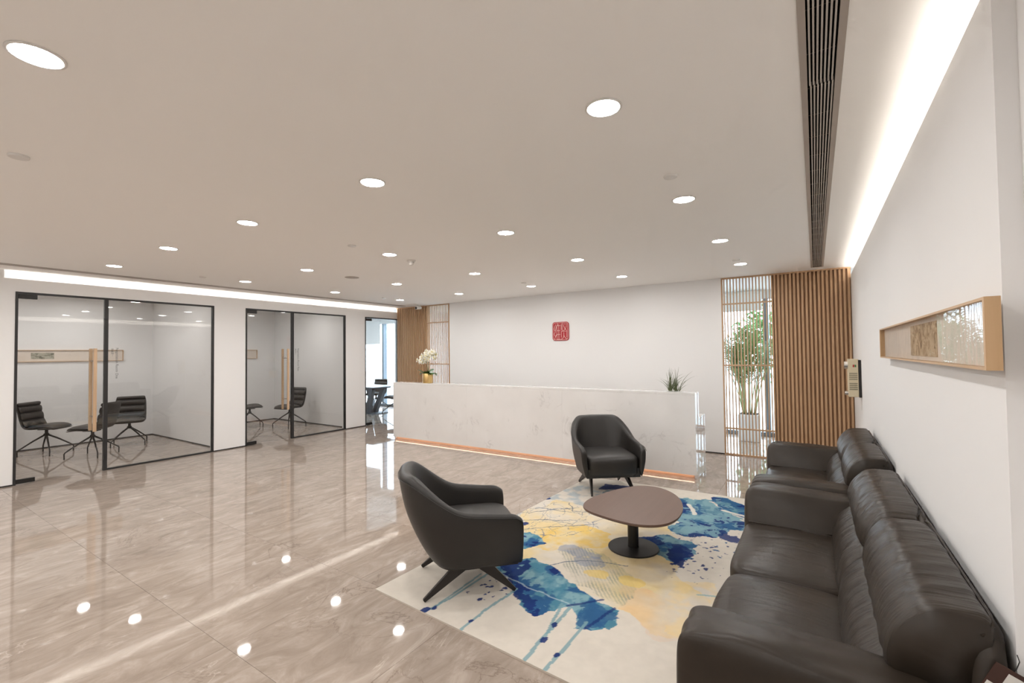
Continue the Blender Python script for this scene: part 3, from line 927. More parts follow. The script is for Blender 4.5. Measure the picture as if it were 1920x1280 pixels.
# ================================================================== RUG
RC = [(-2.529, 2.108), (-0.17, 1.965), (-0.17, 5.505), (-2.447, 5.455)]
NU, NV = 392, 560
def vnoise(x, y, seed):
    r = np.random.RandomState(seed).rand(257, 257)
    xi = np.floor(x).astype(int); yi = np.floor(y).astype(int)
    fx, fy = x - xi, y - yi
    fx = fx * fx * (3 - 2 * fx); fy = fy * fy * (3 - 2 * fy)
    g = lambda a, c: r[a % 257, c % 257]
    return (g(xi, yi) * (1 - fx) + g(xi + 1, yi) * fx) * (1 - fy) + (g(xi, yi + 1) * (1 - fx) + g(xi + 1, yi + 1) * fx) * fy
def fbm(x, y, sc, seed, oc=4):
    s, a, t = 0, 1.0, 0
    for k in range(oc):
        s = s + a * vnoise(x * sc * 2 ** k + 31.7 * k, y * sc * 2 ** k + 17.3 * k, seed + k); t += a; a *= 0.55
    return s / t
def rug_paint(X, Y):
    def inside(poly, wx, wy):
        r = np.zeros(X.shape, bool)
        n = len(poly)
        for i in range(n):
            x1, y1 = poly[i]; x2, y2 = poly[(i + 1) % n]
            if y1 == y2: continue
            c = ((y1 > wy) != (y2 > wy)) & (wx < (x2 - x1) * (wy - y1) / (y2 - y1) + x1)
            r ^= c
        return r
    def warp(amp, sc, seed):
        return X + amp * (fbm(X, Y, sc, seed) - .5) * 2, Y + amp * (fbm(X, Y, sc, seed + 50) - .5) * 2
    def seg(pts, wx, wy):
        d = np.full(X.shape, 9.0)
        for (x1, y1), (x2, y2) in zip(pts[:-1], pts[1:]):
            l2 = (x2 - x1) ** 2 + (y2 - y1) ** 2
            t = np.clip(((wx - x1) * (x2 - x1) + (wy - y1) * (y2 - y1)) / l2, 0, 1)
            d = np.minimum(d, np.hypot(wx - x1 - t * (x2 - x1), wy - y1 - t * (y2 - y1)))
        return d
    C = np.empty(X.shape + (3,)); C[:] = (0.63, 0.58, 0.51)
    def put(mask, col, a=1.0):
        a = np.broadcast_to(np.asarray(a, float), X.shape)
        k = (mask * a)[..., None]
        C[:] = C * (1 - k) + np.asarray(col) * k
    n1, n2, n3 = fbm(X, Y, 3, 3), fbm(X, Y, 9, 8), fbm(X, Y, 22, 12)
    NAVY, BLUE, TEAL, SKY = (0.014, 0.034, 0.15), (0.030, 0.105, 0.235), (0.075, 0.215, 0.30), (0.22, 0.37, 0.42)
    wx, wy = warp(.10, 5, 21)
    # washes of yellow and cream
    yel = [(-2.48, 3.99), (-2.34, 4.39), (-2.1, 4.46), (-1.73, 4.2), (-1.45, 4.5), (-1.25, 4.4), (-1.05, 4.1), (-0.97, 3.65), (-0.80, 3.35), (-0.70, 3.2), (-0.62, 3.1), (-0.59, 2.64), (-0.78, 2.66), (-0.96, 2.7), (-1.05, 2.78), (-1.3, 2.8), (-1.61, 3.0), (-1.95, 3.04), (-2.21, 3.49)]
    put(inside(yel, wx, wy), (0.70, 0.55, 0.28), np.clip(0.45 + 1.1 * (n1 - .42) * 2.2, 0.08, .85))
    put(inside([(-2.12, 3.67), (-1.9, 3.9), (-1.55, 3.85), (-1.45, 3.58), (-1.74, 3.35), (-1.95, 3.25)], wx, wy), (0.74, 0.50, 0.12), np.clip((n2 - .35) * 3, 0, .75))
    put(inside([(-1.15, 3.06), (-0.95, 3.1), (-0.62, 3.08), (-0.52, 2.60), (-0.78, 2.62), (-0.96, 2.7), (-1.04, 2.78)], wx, wy), (0.72, 0.42, 0.24), np.clip((n1 - .3) * 1.4, 0, .45))
    put(inside([(-0.9, 3.3), (-0.62, 3.4), (-0.45, 2.6), (-0.75, 2.7)], wx, wy), (0.78, 0.58, 0.26), np.clip((n2 - .4) * 2.2, 0, .5))
    # grey-blue veil at the far end
    put(inside([(-2.55, 4.35), (-2.5, 4.8), (-2.30, 5.15), (-1.6, 5.25), (-1.3, 4.6), (-1.9, 4.45)], wx, wy), (0.30, 0.37, 0.42), np.clip((n2 - .42) * 3.2, 0, .7))
    put(inside([(-1.95, 4.6), (-1.5, 5.1), (-1.15, 5.0), (-1.2, 4.3), (-1.6, 4.2)], wx, wy), TEAL, np.clip((n2 - .40) * 3, 0, .8))
    put(inside([(-2.16, 5.03), (-2.13, 5.23), (-1.90, 5.29), (-1.88, 5.08)], wx, wy), NAVY, .9)
    put(inside([(-2.1, 4.78), (-2.0, 5.03), (-1.75, 5.02), (-1.8, 4.75)], wx, wy), TEAL, np.clip((n3 - .35) * 3, 0, .8))
    # olive hatching
    ol = [(-1.74, 3.26), (-1.65, 3.46), (-1.44, 3.42), (-1.3, 3.34), (-1.12, 3.18), (-1.01, 2.91), (-1.04, 2.78), (-1.18, 2.82), (-1.38, 2.88), (-1.54, 3.04)]
    wx2, wy2 = warp(.05, 9, 33)
    io = inside(ol, wx2, wy2)
    hat = np.sin((X * 0.80 + Y * 0.60) * 260 + 5 * n2) > -0.1
    put(io, (0.47, 0.43, 0.25), np.clip((n1 - .3) * 1.6, .1, .6))
    put(io & hat, (0.22, 0.25, 0.22), np.clip(.30 + (n2 - .5) * 1.6, .1, .62))
    for ctr, wdt in (((-1.62, 3.36), .18), ((-1.48, 3.24), .14)):
        put(np.hypot((X - ctr[0]) / wdt, (Y - ctr[1]) / .11) + (n2 - .5) * 1.2 < .8, (0.22, 0.27, 0.38), .55)
    for ctr, wdt in (((-1.12, 3.12), .11), ((-1.34, 3.10), .13)):
        put(np.hypot((X - ctr[0]) / wdt, (Y - ctr[1]) / .07) + (n2 - .5) * 1.2 < .8, (0.72, 0.52, 0.14), .65)
    # pencil-like loops on the yellow wash
    for s0, sd_ in ((0, 61), (1, 71), (2, 81), (3, 91)):
        lx = X + .06 * (fbm(X, Y, 3, sd_) - .5)
        f = fbm(lx * 1.5, Y * .8, 4, sd_ + 7, 2)
        reg = inside([(-2.48, 3.6), (-2.45, 4.3), (-2.0, 4.45), (-1.6, 4.1), (-1.8, 3.6), (-2.1, 3.4)], wx, wy)
        put(reg & (np.abs(f - .42 - .05 * s0) < .0045), (0.10, 0.15, 0.24), .8)
    # big blue washes
    def wash(poly, amp, seed, tones, base_a=1.0):
        qx, qy = warp(amp, 7, seed)
        i = inside(poly, qx, qy)
        put(i, TEAL, base_a)
        a = fbm(qx, qy, 6, seed + 5); c = fbm(X * 1.2, Y * .8, 11, seed + 9)
        put(i, SKY, base_a * np.clip((c - .40) * 3, 0, .6)); put(i & (a > tones[0]), BLUE, base_a * np.clip(.55 + (a - tones[0]) * 8, 0, 1)); put(i & (c > tones[1]), SKY, .75 * base_a); put(i & (a + .4 * c > tones[2]), NAVY, base_a)
        return i
    b1 = [(-2.10, 2.82), (-1.98, 2.98), (-1.86, 3.08), (-1.66, 3.02), (-1.46, 2.92), (-1.3, 2.80), (-1.18, 2.77), (-1.03, 2.73), (-1.03, 2.60), (-1.1, 2.46), (-1.19, 2.43), (-1.26, 2.55), (-1.33, 2.62), (-1.40, 2.53), (-1.47, 2.42), (-1.6, 2.49), (-1.72, 2.60), (-1.82, 2.71), (-1.92, 2.70)]
    wash(b1, .055, 100, (.50, .60, .90))
    qx, qy = warp(.05, 12, 140)
    put(inside([(-2.05, 2.84), (-1.88, 3.06), (-1.82, 2.97), (-1.80, 2.78), (-1.68, 2.66), (-1.47, 2.48), (-1.46, 2.42), (-1.62, 2.48), (-1.82, 2.70)], qx, qy) & (n2 > .38), NAVY, .95)
    put(inside([(-1.25, 2.72), (-1.04, 2.70), (-1.05, 2.56), (-1.12, 2.45), (-1.2, 2.46)], qx, qy), BLUE, .85)
    wash([(-2.21, 3.36), (-2.13, 3.52), (-1.90, 3.36), (-1.99, 3.18), (-2.10, 3.22)], .05, 160, (.45, .60, .80))
    wash([(-1.30, 5.16), (-0.97, 5.24), (-0.70, 4.95), (-0.55, 4.66), (-0.70, 4.35), (-0.86, 4.16), (-1.10, 4.20), (-1.20, 4.69)], .12, 180, (.52, .50, .88), .92)
    wash([(-0.98, 5.42), (-0.80, 5.38), (-0.40, 5.10), (-0.30, 4.75), (-0.72, 4.90), (-0.87, 5.12)], .07, 200, (.50, .58, .86), .95)
    wash([(-1.30, 3.88), (-1.11, 4.08), (-0.90, 3.98), (-0.82, 3.71), (-0.90, 3.52), (-1.05, 3.62), (-1.16, 3.77)], .10, 220, (.46, .55, .80), .9)
    qx, qy = warp(.08, 10, 240)
    put(inside([(-1.05, 3.76), (-0.92, 3.90), (-0.82, 3.74), (-0.88, 3.52), (-1.01, 3.60)], qx, qy), NAVY, .95)
    put(inside([(-0.74, 4.42), (-0.60, 4.36), (-0.55, 4.22), (-0.70, 4.24)], *warp(.06, 14, 250)), NAVY, .9)
    # white brush strokes over the far blue
    for s0 in ([(-1.12, 5.0), (-1.02, 4.72)], [(-0.80, 4.98), (-0.55, 4.9)]):
        put(seg(s0, *warp(.02, 9, 260)) < .022, (0.72, 0.68, 0.60), .9)
    # speckles
    sp = fbm(X, Y, 30, 300, 2)
    reg = np.clip(1 - np.hypot((X + .80) / .30, (Y - 3.85) / .55), 0, 1)
    put(sp > .86 - .20 * reg, NAVY, (reg > 0) * .9)
    reg = np.clip(1 - np.hypot((X + 1.88) / .16, (Y - 2.58) / .22), 0, 1)
    put(fbm(X, Y, 34, 320, 2) > .80 - .14 * reg, NAVY, (reg > 0) * .95)
    reg = np.clip(1 - np.hypot((X + .62) / .35, (Y - 4.3) / .5), 0, 1)
    put(fbm(X, Y, 26, 340, 2) > .86 - .16 * reg, BLUE, (reg > 0) * .9)
    # drips
    dx, dy = warp(.012, 8, 360)
    for pts, w_ in (([(-2.01, 2.70), (-2.02, 2.28), (-2.05, 2.08)], .010), ([(-2.05, 2.66), (-2.04, 2.25), (-2.03, 2.13)], .008), ([(-1.72, 2.62), (-1.74, 2.28), (-1.74, 2.05)], .010),
                    ([(-1.31, 2.63), (-1.31, 2.3), (-1.29, 2.03)], .012), ([(-1.16, 2.52), (-1.16, 2.26), (-1.17, 2.02)], .011), ([(-1.37, 2.62), (-1.33, 2.39), (-1.31, 2.30)], .010)):
        put(seg(pts, dx, dy) < w_, (0.19, 0.33, 0.37), .85)
    for (px, py), r_ in (((-2.06, 2.10), .024), ((-2.03, 2.15), .014), ((-1.74, 2.16), .014), ((-1.31, 2.39), .016), ((-1.29, 2.24), .022), ((-1.17, 2.16), .016), ((-2.3, 3.65), .03), ((-2.47, 4.4), .03), ((-1.85, 2.38), .014)):
        put(np.hypot(dx - px, (dy - py) * .7) + .02 * (n3 - .5) < r_, NAVY, .95)
    put(np.hypot(dx + 1.03, (dy - 2.57) * .6) + .05 * (n3 - .5) < .028, TEAL, .95)
    for pts in ([(-1.70, 2.98), (-1.60, 3.15), (-1.42, 3.28), (-1.22, 3.34)], [(-2.23, 3.51), (-2.0, 3.74), (-1.72, 3.98)], [(-2.41, 3.88), (-2.25, 4.13), (-2.06, 4.32)], [(-2.46, 4.02), (-2.2, 4.15), (-1.95, 4.18)], [(-2.3, 3.75), (-2.05, 3.9), (-1.85, 4.02)], [(-2.36, 3.70), (-2.15, 3.86), (-1.9, 3.86)], [(-2.2, 4.4), (-2.05, 4.2), (-1.9, 4.25), (-2.0, 4.4)]):
        put(seg(pts, *warp(.05, 5, 400)) < .0055, (0.10, 0.14, 0.20), .85)
    put(seg([(-0.68, 3.18), (-0.45, 3.28)], dx, dy) < .010, (0.25, 0.40, 0.42), .8)
    put(seg([(-1.95, 2.75), (-1.30, 2.62)], *warp(.03, 6, 420)) < .006, (0.45, 0.55, 0.60), .6)
    put(seg([(-1.33, 2.62), (-1.18, 2.80)], dx, dy) < .010, NAVY, .8)
    put(seg([(-1.14, 2.46), (-1.08, 2.74)], dx, dy) < .010, NAVY, .8)
    C *= (0.94 + .12 * n3)[..., None]
    return np.clip(C, 0, 1)
u = np.linspace(0, 1, NU)[:, None]; vv = np.linspace(0, 1, NV)[None, :]
RX = RC[0][0] * (1 - u) * (1 - vv) + RC[1][0] * u * (1 - vv) + RC[2][0] * u * vv + RC[3][0] * (1 - u) * vv
RY = RC[0][1] * (1 - u) * (1 - vv) + RC[1][1] * u * (1 - vv) + RC[2][1] * u * vv + RC[3][1] * (1 - u) * vv
colr = rug_paint(RX, RY)
RT = 0.012
co = np.stack([RX, RY, np.full(RX.shape, RT)], -1).reshape(-1, 3)
idx = np.arange(NU * NV).reshape(NU, NV)
quads = np.stack([idx[:-1, :-1], idx[1:, :-1], idx[1:, 1:], idx[:-1, 1:]], -1).reshape(-1, 4)
me = bpy.data.meshes.new('rug_pile')
me.vertices.add(len(co)); me.vertices.foreach_set('co', co.ravel())
me.loops.add(quads.size); me.loops.foreach_set('vertex_index', quads.ravel().astype(np.int32))
me.polygons.add(len(quads)); me.polygons.foreach_set('loop_start', np.arange(0, quads.size, 4, dtype=np.int32))
me.update(calc_edges=True)
at = me.color_attributes.new('paint', 'FLOAT_COLOR', 'POINT')
at.data.foreach_set('color', np.concatenate([colr.reshape(-1, 3), np.ones((len(co), 1))], 1).astype(np.float32).ravel())
m_, nt, b_ = new_mat('painted_wool_pile')
an = N(nt, 'ShaderNodeAttribute'); an.attribute_name = 'paint'
L(nt, an.outputs['Color'], b_.inputs['Base Color'])
b_.inputs['Roughness'].default_value = 0.95
b_.inputs['Specular IOR Level'].default_value = 0.1
bump(nt, b_, noise(nt, coords(nt, (1, 1, 1)), 420, 2), 0.35, 0.003)
MAT['rug'] = m_
MAT['rug_edge'] = plain('cream_rug_binding', (0.55, 0.49, 0.42), 0.95)
rug = thing('area_rug', 'cream area rug with blue and yellow abstract paint pattern', 'rug')
obj('pile', me, 'rug', rug)
eb = MB()
eb.add([(x, y, 0.0005) for x, y in RC] + [(x, y, RT) for x, y in RC], [(0, 1, 5, 4), (1, 2, 6, 5), (2, 3, 7, 6), (3, 0, 4, 7), (3, 2, 1, 0)])
eb.build('binding', 'rug_edge', rug)

# ================================================================== COFFEE TABLE
ct = thing('coffee_table', 'low rounded triangular coffee table with dark wood top', 'coffee table', (-1.27, 3.67, RT))
TB = [(-0.307, -0.354), (-0.333, -0.24), (-0.337, -0.126), (-0.307, 0.007), (-0.26, 0.135), (-0.217, 0.253), (-0.167, 0.361), (-0.114, 0.436), (-0.053, 0.487), (0.018, 0.507), (0.087, 0.492), (0.167, 0.448), (0.241, 0.379), (0.3, 0.299), (0.349, 0.201), (0.39, 0.072), (0.412, -0.043), (0.421, -0.158), (0.416, -0.261), (0.394, -0.356), (0.355, -0.412), (0.309, -0.454), (0.249, -0.48), (0.185, -0.493), (0.134, -0.498), (0.06, -0.489), (-0.02, -0.472), (-0.104, -0.451), (-0.195, -0.421), (-0.261, -0.398)]
A = np.array(TB)
for _ in range(3):
    A = (np.roll(A, 1, 0) + 2 * A + np.roll(A, -1, 0)) / 4
B2 = []
for k in range(len(A)):
    p0, p1, p2, p3 = A[k - 1], A[k], A[(k + 1) % len(A)], A[(k + 2) % len(A)]
    for t in (0, .25, .5, .75):
        B2.append(.5 * ((2 * p1) + (-p0 + p2) * t + (2 * p0 - 5 * p1 + 4 * p2 - p3) * t * t + (-p0 + 3 * p1 - 3 * p2 + p3) * t ** 3))
B2 = np.array(B2); cen = B2.mean(0)
def slab(loops):
    m = MB(); n = len(B2); vs = []
    for s, z in loops:
        vs += [(*(cen + (p - cen) * s), z) for p in B2]
    fs = [tuple(range(n - 1, -1, -1)), tuple((len(loops) - 1) * n + k for k in range(n))]
    for j in range(len(loops) - 1):
        fs += [(j * n + k, j * n + (k + 1) % n, (j + 1) * n + (k + 1) % n, (j + 1) * n + k) for k in range(n)]
    return m.add(vs, fs)
slab([(0.94, 0.350), (0.985, 0.358), (1.0, 0.368), (1.0, 0.374), (0.996, 0.378)]).build('table_top', 'table_wood', ct, auto=35)
MB().lathe([(0.200, 0.0), (0.200, 0.006), (0.196, 0.010), (0.040, 0.013)], 48).build('base_plate', 'black_metal', ct, auto=35)
MB().lathe([(0.043, 0.012), (0.043, 0.335), (0.11, 0.338), (0.11, 0.350)], 32).build('column', 'black_metal', ct, auto=35)

# ================================================================== ARMCHAIRS
def sstep(a, c, x):
    t = min(1, max(0, (x - a) / (c - a))); return t * t * (3 - 2 * t)
def make_armchair(name, label, loc, rz):
    ch = thing(name, label, 'armchair', loc, rz)
    # plan path: local front = +y
    def path(a, bb, yf, n=44, ex=2.6):
        pts = []
        yc = -0.04
        for k in range(9):
            pts.append((a * (1 - 0.02 * (1 - k / 9)), yf + (yc - yf) * k / 9))
        for k in range(n + 1):
            th = PI * k / n
            c, s = math.cos(th), math.sin(th)
            pts.append((a * math.copysign(abs(c) ** (2 / ex), c), yc - bb * abs(s) ** (2 / ex)))
        for k in range(8, -1, -1):
            pts.append((-a * (1 - 0.02 * (1 - k / 9)), yf + (yc - yf) * k / 9))
        return pts
    ref = path(0.37, 0.36, 0.36)
    # distance from the back centre along the path
    d = [0.0]
    for p, q in zip(ref[:-1], ref[1:]):
        d.append(d[-1] + math.hypot(q[0] - p[0], q[1] - p[1]))
    tot = d[-1]
    sd_ = [abs(x - tot / 2) for x in d]
    # profile rows: (t along height 0..1, a, b, inset)
    def outer(t):  # half width, depth at relative height
        a = 0.320 + 0.052 * math.sin(min(1, t * 1.25) * PI / 2)
        bb = 0.200 + 0.168 * math.sin(min(1, t * 1.45) * PI / 2) ** 0.85
        return a, bb
    rows = []
    ts = [0.0, 0.04, 0.10, 0.2, 0.4, 0.6, 0.8, 0.93]
    for t in ts:
        a, bb = outer(t)
        rows.append((path(a, bb, 0.33), t, 'o'))
    vs, nP = [], len(ref)
    grid = []
    for i in range(nP):
        back = 1 - sstep(0.20, 0.66, sd_[i])           # 1 at back, 0 on the arms
        htop = 0.548 + 0.222 * (1 - sstep(0.23, 0.62, sd_[i])) + 0.035 * (1 - sstep(0.50, 0.95, sd_[i])) - 0.035 * max(0.0, (sd_[i] - (tot / 2 - 0.07)) / 0.07) ** 2
        thick = 0.062 + 0.03 * back
        z0 = 0.205
        col = []
        def lean(z):  # back leans outwards with height
            return -0.058 * back * max(0, (z - 0.40) / 0.40) ** 1.2
        for pth, t, _ in rows:
            z = z0 + (htop - z0) * t
            p = pth[i]
            col.append((p[0], p[1] + lean(z), z))
        # inward direction
        pp = rows[-1][0]
        t_ = Vector((pp[min(i + 1, nP - 1)][0] - pp[max(i - 1, 0)][0], pp[min(i + 1, nP - 1)][1] - pp[max(i - 1, 0)][1]))
        nin = Vector((t_.y, -t_.x)).normalized()
        ctr = Vector((0, 0.05)) - Vector(pp[i])
        if nin.dot(ctr) < 0: nin = -nin
        p = Vector(pp[i])
        def ip(off, z, slope=0.0):
            q = p + nin * off
            return (q.x, q.y + lean(z), z)
        col.append(ip(0.010, htop - 0.012))
        col.append(ip(thick * 0.5, htop))
        col.append(ip(thick - 0.008, htop - 0.014))
        col.append(ip(thick, htop - 0.05))
        zi = 0.33
        for q in (0.35, 0.7, 1.0):
            z = (htop - 0.05) * (1 - q) + zi * q
            pq = Vector(path(*outer((z - z0) / (htop - z0)), 0.33)[i])
            a_, b_ = p + nin * (thick + 0.045 * q * back + 0.012 * q), pq + nin * thick * 0.8
            qq = a_ if (a_ - Vector((0, 0.05))).length < (b_ - Vector((0, 0.05))).length else b_
            col.append((qq.x, qq.y + lean(z), z))
        pq = Vector(path(*outer((0.27 - z0) / (htop - z0)), 0.33)[i]) + nin * thick * 0.8
        col.append((pq.x, pq.y, 0.27))
        grid.append(col)
    nR = len(grid[0])
    for col in grid: vs += col
    fs = []
    for i in range(nP - 1):
        for j in range(nR - 1):
            fs.append((i * nR + j, i * nR + j + 1, (i + 1) * nR + j + 1, (i + 1) * nR + j))
        fs.append((i * nR + nR - 1, i * nR, (i + 1) * nR, (i + 1) * nR + nR - 1))
    # front caps slightly rounded
    for i, s in ((0, 1), (nP - 1, -1)):
        cx = sum(p[0] for p in grid[i]) / nR; cz = sum(p[2] for p in grid[i]) / nR
        o0 = len(vs)
        ring_ = [(cx + (p[0] - cx) * 0.80, p[1] + 0.012, cz + (p[2] - cz) * 0.94) for p in grid[i]]
        vs += ring_
        for j in range(nR):
            j2 = (j + 1) % nR
            fs.append((i * nR + j, i * nR + j2, o0 + j2, o0 + j))
        fs.append(tuple(range(o0, o0 + nR)))
    MB().add(vs, fs).build('shell', 'armchair', ch, smooth=True, sub=1)
    # seam piping on the outside rim
    seam = [Vector(c[7]) + Vector((0, 0, 0.0)) for c in grid]
    MB().tube([(p.x * 1.004, p.y * 1.004, p.z) for p in seam], 0.003, 6).build('seam', 'armchair', ch, smooth=True)
    # underside pan
    pan = path(0.318, 0.20, 0.320)
    n = len(pan)
    MB().add([(x * .97, y * .97, 0.200) for x, y in pan] + [(x, y, 0.30) for x, y in pan], [tuple(range(n - 1, -1, -1)), tuple(range(n, 2 * n))] + [(k, (k + 1) % n, n + (k + 1) % n, n + k) for k in range(n)]).build('seat_pan', 'armchair', ch)
    bm = soft_box(0.300, 0.305, 0.118, 7, 12, (0, 0.02, 0.028))
    for v_ in bm.verts:            # tucked in towards the rear underside
        if v_.co.y < 0:
            v_.co.y *= 1 - 0.42 * min(1.0, max(0.0, (0.06 - v_.co.z) / 0.16))
    bm_obj('seat_cushion', bm, 'armchair', ch, (0, 0.035, 0.318), sub=1)
    # two inverted-V legs
    for s in (-1, 1):
        m = MB()
        ap = (s * 0.20, 0.02, 0.205)
        for fy in (0.30, -0.30):
            top = Vector((s * 0.20, 0.02 + (0.055 if fy > 0 else -0.055), 0.200)); foot = Vector((s * 0.245, fy, 0.008))
            m.beam(top, foot, 0.034, 0.020, 0.082, 0.022, (1, 0, 0))
        m.beam((s * 0.20, -0.09, 0.196), (s * 0.20, 0.13, 0.196), 0.022, 0.022, 0.03, 0.03, (1, 0, 0))
        m.build('leg', 'leg_metal', ch, bevel=0.002, seg=1)
    return ch
def face(dx, dy):      # rotation that turns local +y to (dx, dy)
    return math.atan2(-dx, dy)
make_armchair('armchair', 'black leather tub armchair at the open corner of the rug', (-2.10, 2.55, RT), face(0.695, 0.72))
make_armchair('armchair', 'black leather tub armchair in front of the reception desk', (-2.08, 5.10, RT), face(0.62, -0.78))

# ================================================================== SOFAS
def extr(profile, y0, y1, n, end_round=0.06, wob=0.0, seed=0, cx=None, shrink=0.22, ends=None):
    """closed x-z profile swept along y with pillowy ends"""
    P = np.array(profile, float)
    # smooth resample (closed Catmull-Rom)
    out = []
    for k in range(len(P)):
        p0, p1, p2, p3 = P[k - 1], P[k], P[(k + 1) % len(P)], P[(k + 2) % len(P)]
        for t in (0, .25, .5, .75):
            out.append(.5 * ((2 * p1) + (-p0 + p2) * t + (2 * p0 - 5 * p1 + 4 * p2 - p3) * t * t + (-p0 + 3 * p1 - 3 * p2 + p3) * t ** 3))
    P = np.array(out); c = P.mean(0) if cx is None else np.array(cx)
    rnd = random.Random(seed)
    ph = [rnd.uniform(0, 6.28) for _ in range(8)]
    m = MB(); vs = []; np_ = len(P)
    ts = [0.5 - 0.5 * math.cos(PI * (k / n)) for k in range(n + 1)]
    ts = [0.35 * a + 0.65 * k / n for k, a in enumerate(ts)]
    for t in ts:
        e = min(t, 1 - t) * (y1 - y0)
        if ends:      # (rounding length, shrink) for each end
            er, sh = ends[0] if t < 0.5 else ends[1]
        else:
            er, sh = end_round, shrink
        s = 1 - sh * max(0, 1 - e / er) ** 2.2
        y = y0 + (y1 - y0) * t
        for q, p in enumerate(P):
            w_ = wob * (math.sin(38 * y + ph[0] + 2.5 * math.sin(q * .21 + ph[1])) * .5 + math.sin(71 * y + ph[2] + 3 * math.sin(q * .17 + ph[3])) * .35) * (0.4 + 0.6 * math.sin(q * 2 * PI / np_ + ph[4]) ** 2)
            r = p - c
            r = r * s + r / (np.hypot(*r) + 1e-6) * w_
            vs.append((c[0] + r[0], y, c[1] + r[1]))
    fs = [tuple(range(np_)), tuple(n * np_ + k for k in range(np_ - 1, -1, -1))]
    for j in range(n):
        fs += [(j * np_ + k, j * np_ + (k + 1) % np_, (j + 1) * np_ + (k + 1) % np_, (j + 1) * np_ + k) for k in range(np_)]
    return m.add(vs, fs)

def make_sofa(label, y0, y1, tag_on=False, arm_w=0.235):
    yc = (y0 + y1) / 2
    so = thing('leather_sofa', label, 'sofa', (0, yc, RT))
    h = (y1 - y0) / 2
    s0, s1 = -h + arm_w - 0.015, h - arm_w + 0.015
    # base and feet
    MB().box(-0.385, 0.36, -h + 0.03, h - 0.03, 0.06, 0.27).build('base', 'sofa', so, bevel=0.02, seg=3)
    for fx in (-0.33, 0.32):
        for fy in (-h + 0.14, h - 0.14):
            MB().box(fx - 0.025, fx + 0.025, fy - 0.025, fy + 0.025, 0.0, 0.06).build('foot', 'black_metal', so)
    # rear shell
    extr([(0.315, 0.06), (0.385, 0.06), (0.412, 0.45), (0.418, 0.74), (0.405, 0.815), (0.37, 0.82), (0.335, 0.74), (0.32, 0.45)], -h + 0.125, h - 0.105, 20, 0.05).build('back_shell', 'sofa', so, smooth=True)
    # seats and backs
    nseat = 2
    for k in range(nseat):
        a, c = s0 + (s1 - s0) * k / nseat, s0 + (s1 - s0) * (k + 1) / nseat
        bm = soft_box(0.275, (c - a) / 2 - 0.002, 0.105, 8, 14, (0.01, 0.0, 0.032), seed=k + int(yc * 10), wob=0.0025)
        bm_obj('seat_cushion', bm, 'sofa_seat', so, (-0.145, (a + c) / 2, 0.338), sub=1)
        ba, bc = -h + 0.14 + (2 * h - 0.26) * k / 2, -h + 0.14 + (2 * h - 0.26) * (k + 1) / 2
        extr([(0.075, 0.40), (0.060, 0.47), (0.085, 0.565), (0.135, 0.625), (0.180, 0.648), (0.25, 0.62), (0.30, 0.50), (0.25, 0.40)], a + 0.004, c - 0.004, 44, 0.14, 0.0045, seed=k * 3 + 1, shrink=0.20).build('lumbar_cushion', 'sofa_wrinkled', so, smooth=True)
        up = extr([(0.165, 0.630), (0.150, 0.685), (0.170, 0.755), (0.210, 0.810), (0.255, 0.842), (0.330, 0.850), (0.384, 0.842), (0.390, 0.77), (0.36, 0.66), (0.27, 0.61)], ba + 0.001, bc - 0.001, 60, 0.040, 0.005, seed=k * 5 + 2, ends=((0.04, 0.10), (0.22, 0.24)) if k == 0 else ((0.22, 0.24), (0.04, 0.10)))
        uo = up.build('headrest_cushion', 'sofa_wrinkled', so, smooth=True)
        MB().tube([(0.36, ba + 0.002, 0.800), (0.386, ba + 0.012, 0.828), (0.392, ba + 0.06, 0.836), (0.392, bc - 0.06, 0.836), (0.386, bc - 0.012, 0.828), (0.36, bc - 0.002, 0.800)], 0.0045, 8).build('piping', 'sofa', uo, smooth=True)
    # arms
    for s in (-1, 1):
        bm = soft_box(0.365, arm_w / 2 - 0.008, 0.280, 11.0, 18, (0.012, 0.016, 0.008), seed=3 + s, wob=0.005)
        for v_ in bm.verts:          # arm: fuller at the top, sloping down to the back
            t = (v_.co.z + 0.275) / 0.55
            v_.co.y *= 0.86 + 0.20 * t
            v_.co.z -= 0.030 * max(0, (v_.co.x + 0.1)) * t
            inn = min(1.0, max(0.0, -s * v_.co.y / (arm_w / 2)))
            v_.co.y -= s * 0.115 * inn * min(1.0, max(0.0, (0.262 - v_.co.z) / 0.185)) ** 0.9
        ar = bm_obj('arm', bm, 'sofa', so, (-0.058, s * (h - arm_w / 2), 0.365), sub=1)
        pz = []
        for k in range(25):
            x = -0.325 + 0.62 * k / 24
            pz.append((x, -s * (arm_w * 0.44), 0.252 - 0.028 * max(0, x + 0.1)))
        MB().tube(pz, 0.0042, 8).build('piping', 'sofa', ar, smooth=True)
        MB().tube([(-0.335 + 0.45 * k / 12, -s * (arm_w / 2 + 0.108), 0.093) for k in range(13)], 0.005, 8).build('piping', 'sofa', ar, smooth=True)
    if tag_on:
        t = thing('price_tag', 'brown card tag with white labels hanging on the sofa end', 'tag', (0.383, y0 + 0.105, 0.685))
        t.rotation_euler = (0, 0.42, 0)
        MB().box(-0.038, 0.038, -0.001, 0.001, -0.03, 0.076).build('card', 'tag_brown', t)
        MB().box(-0.008, 0.030, -0.0018, -0.001, 0.028, 0.064).build('white_label', 'tag_white', t)
        MB().box(-0.034, -0.004, -0.0018, -0.001, -0.012, 0.020).build('white_label', 'tag_white', t)
        MB().tube([(0.0, 0.0, 0.075), (0.004, 0.02, 0.10), (0.004, 0.045, 0.105)], 0.0012, 5).build('string', 'black_plastic', t)
    return so
make_sofa('long brown leather sofa, nearest, beside the rug', 1.625, 3.755, True)
make_sofa('shorter brown leather sofa next to the closed slat panel', 3.80, 5.52)

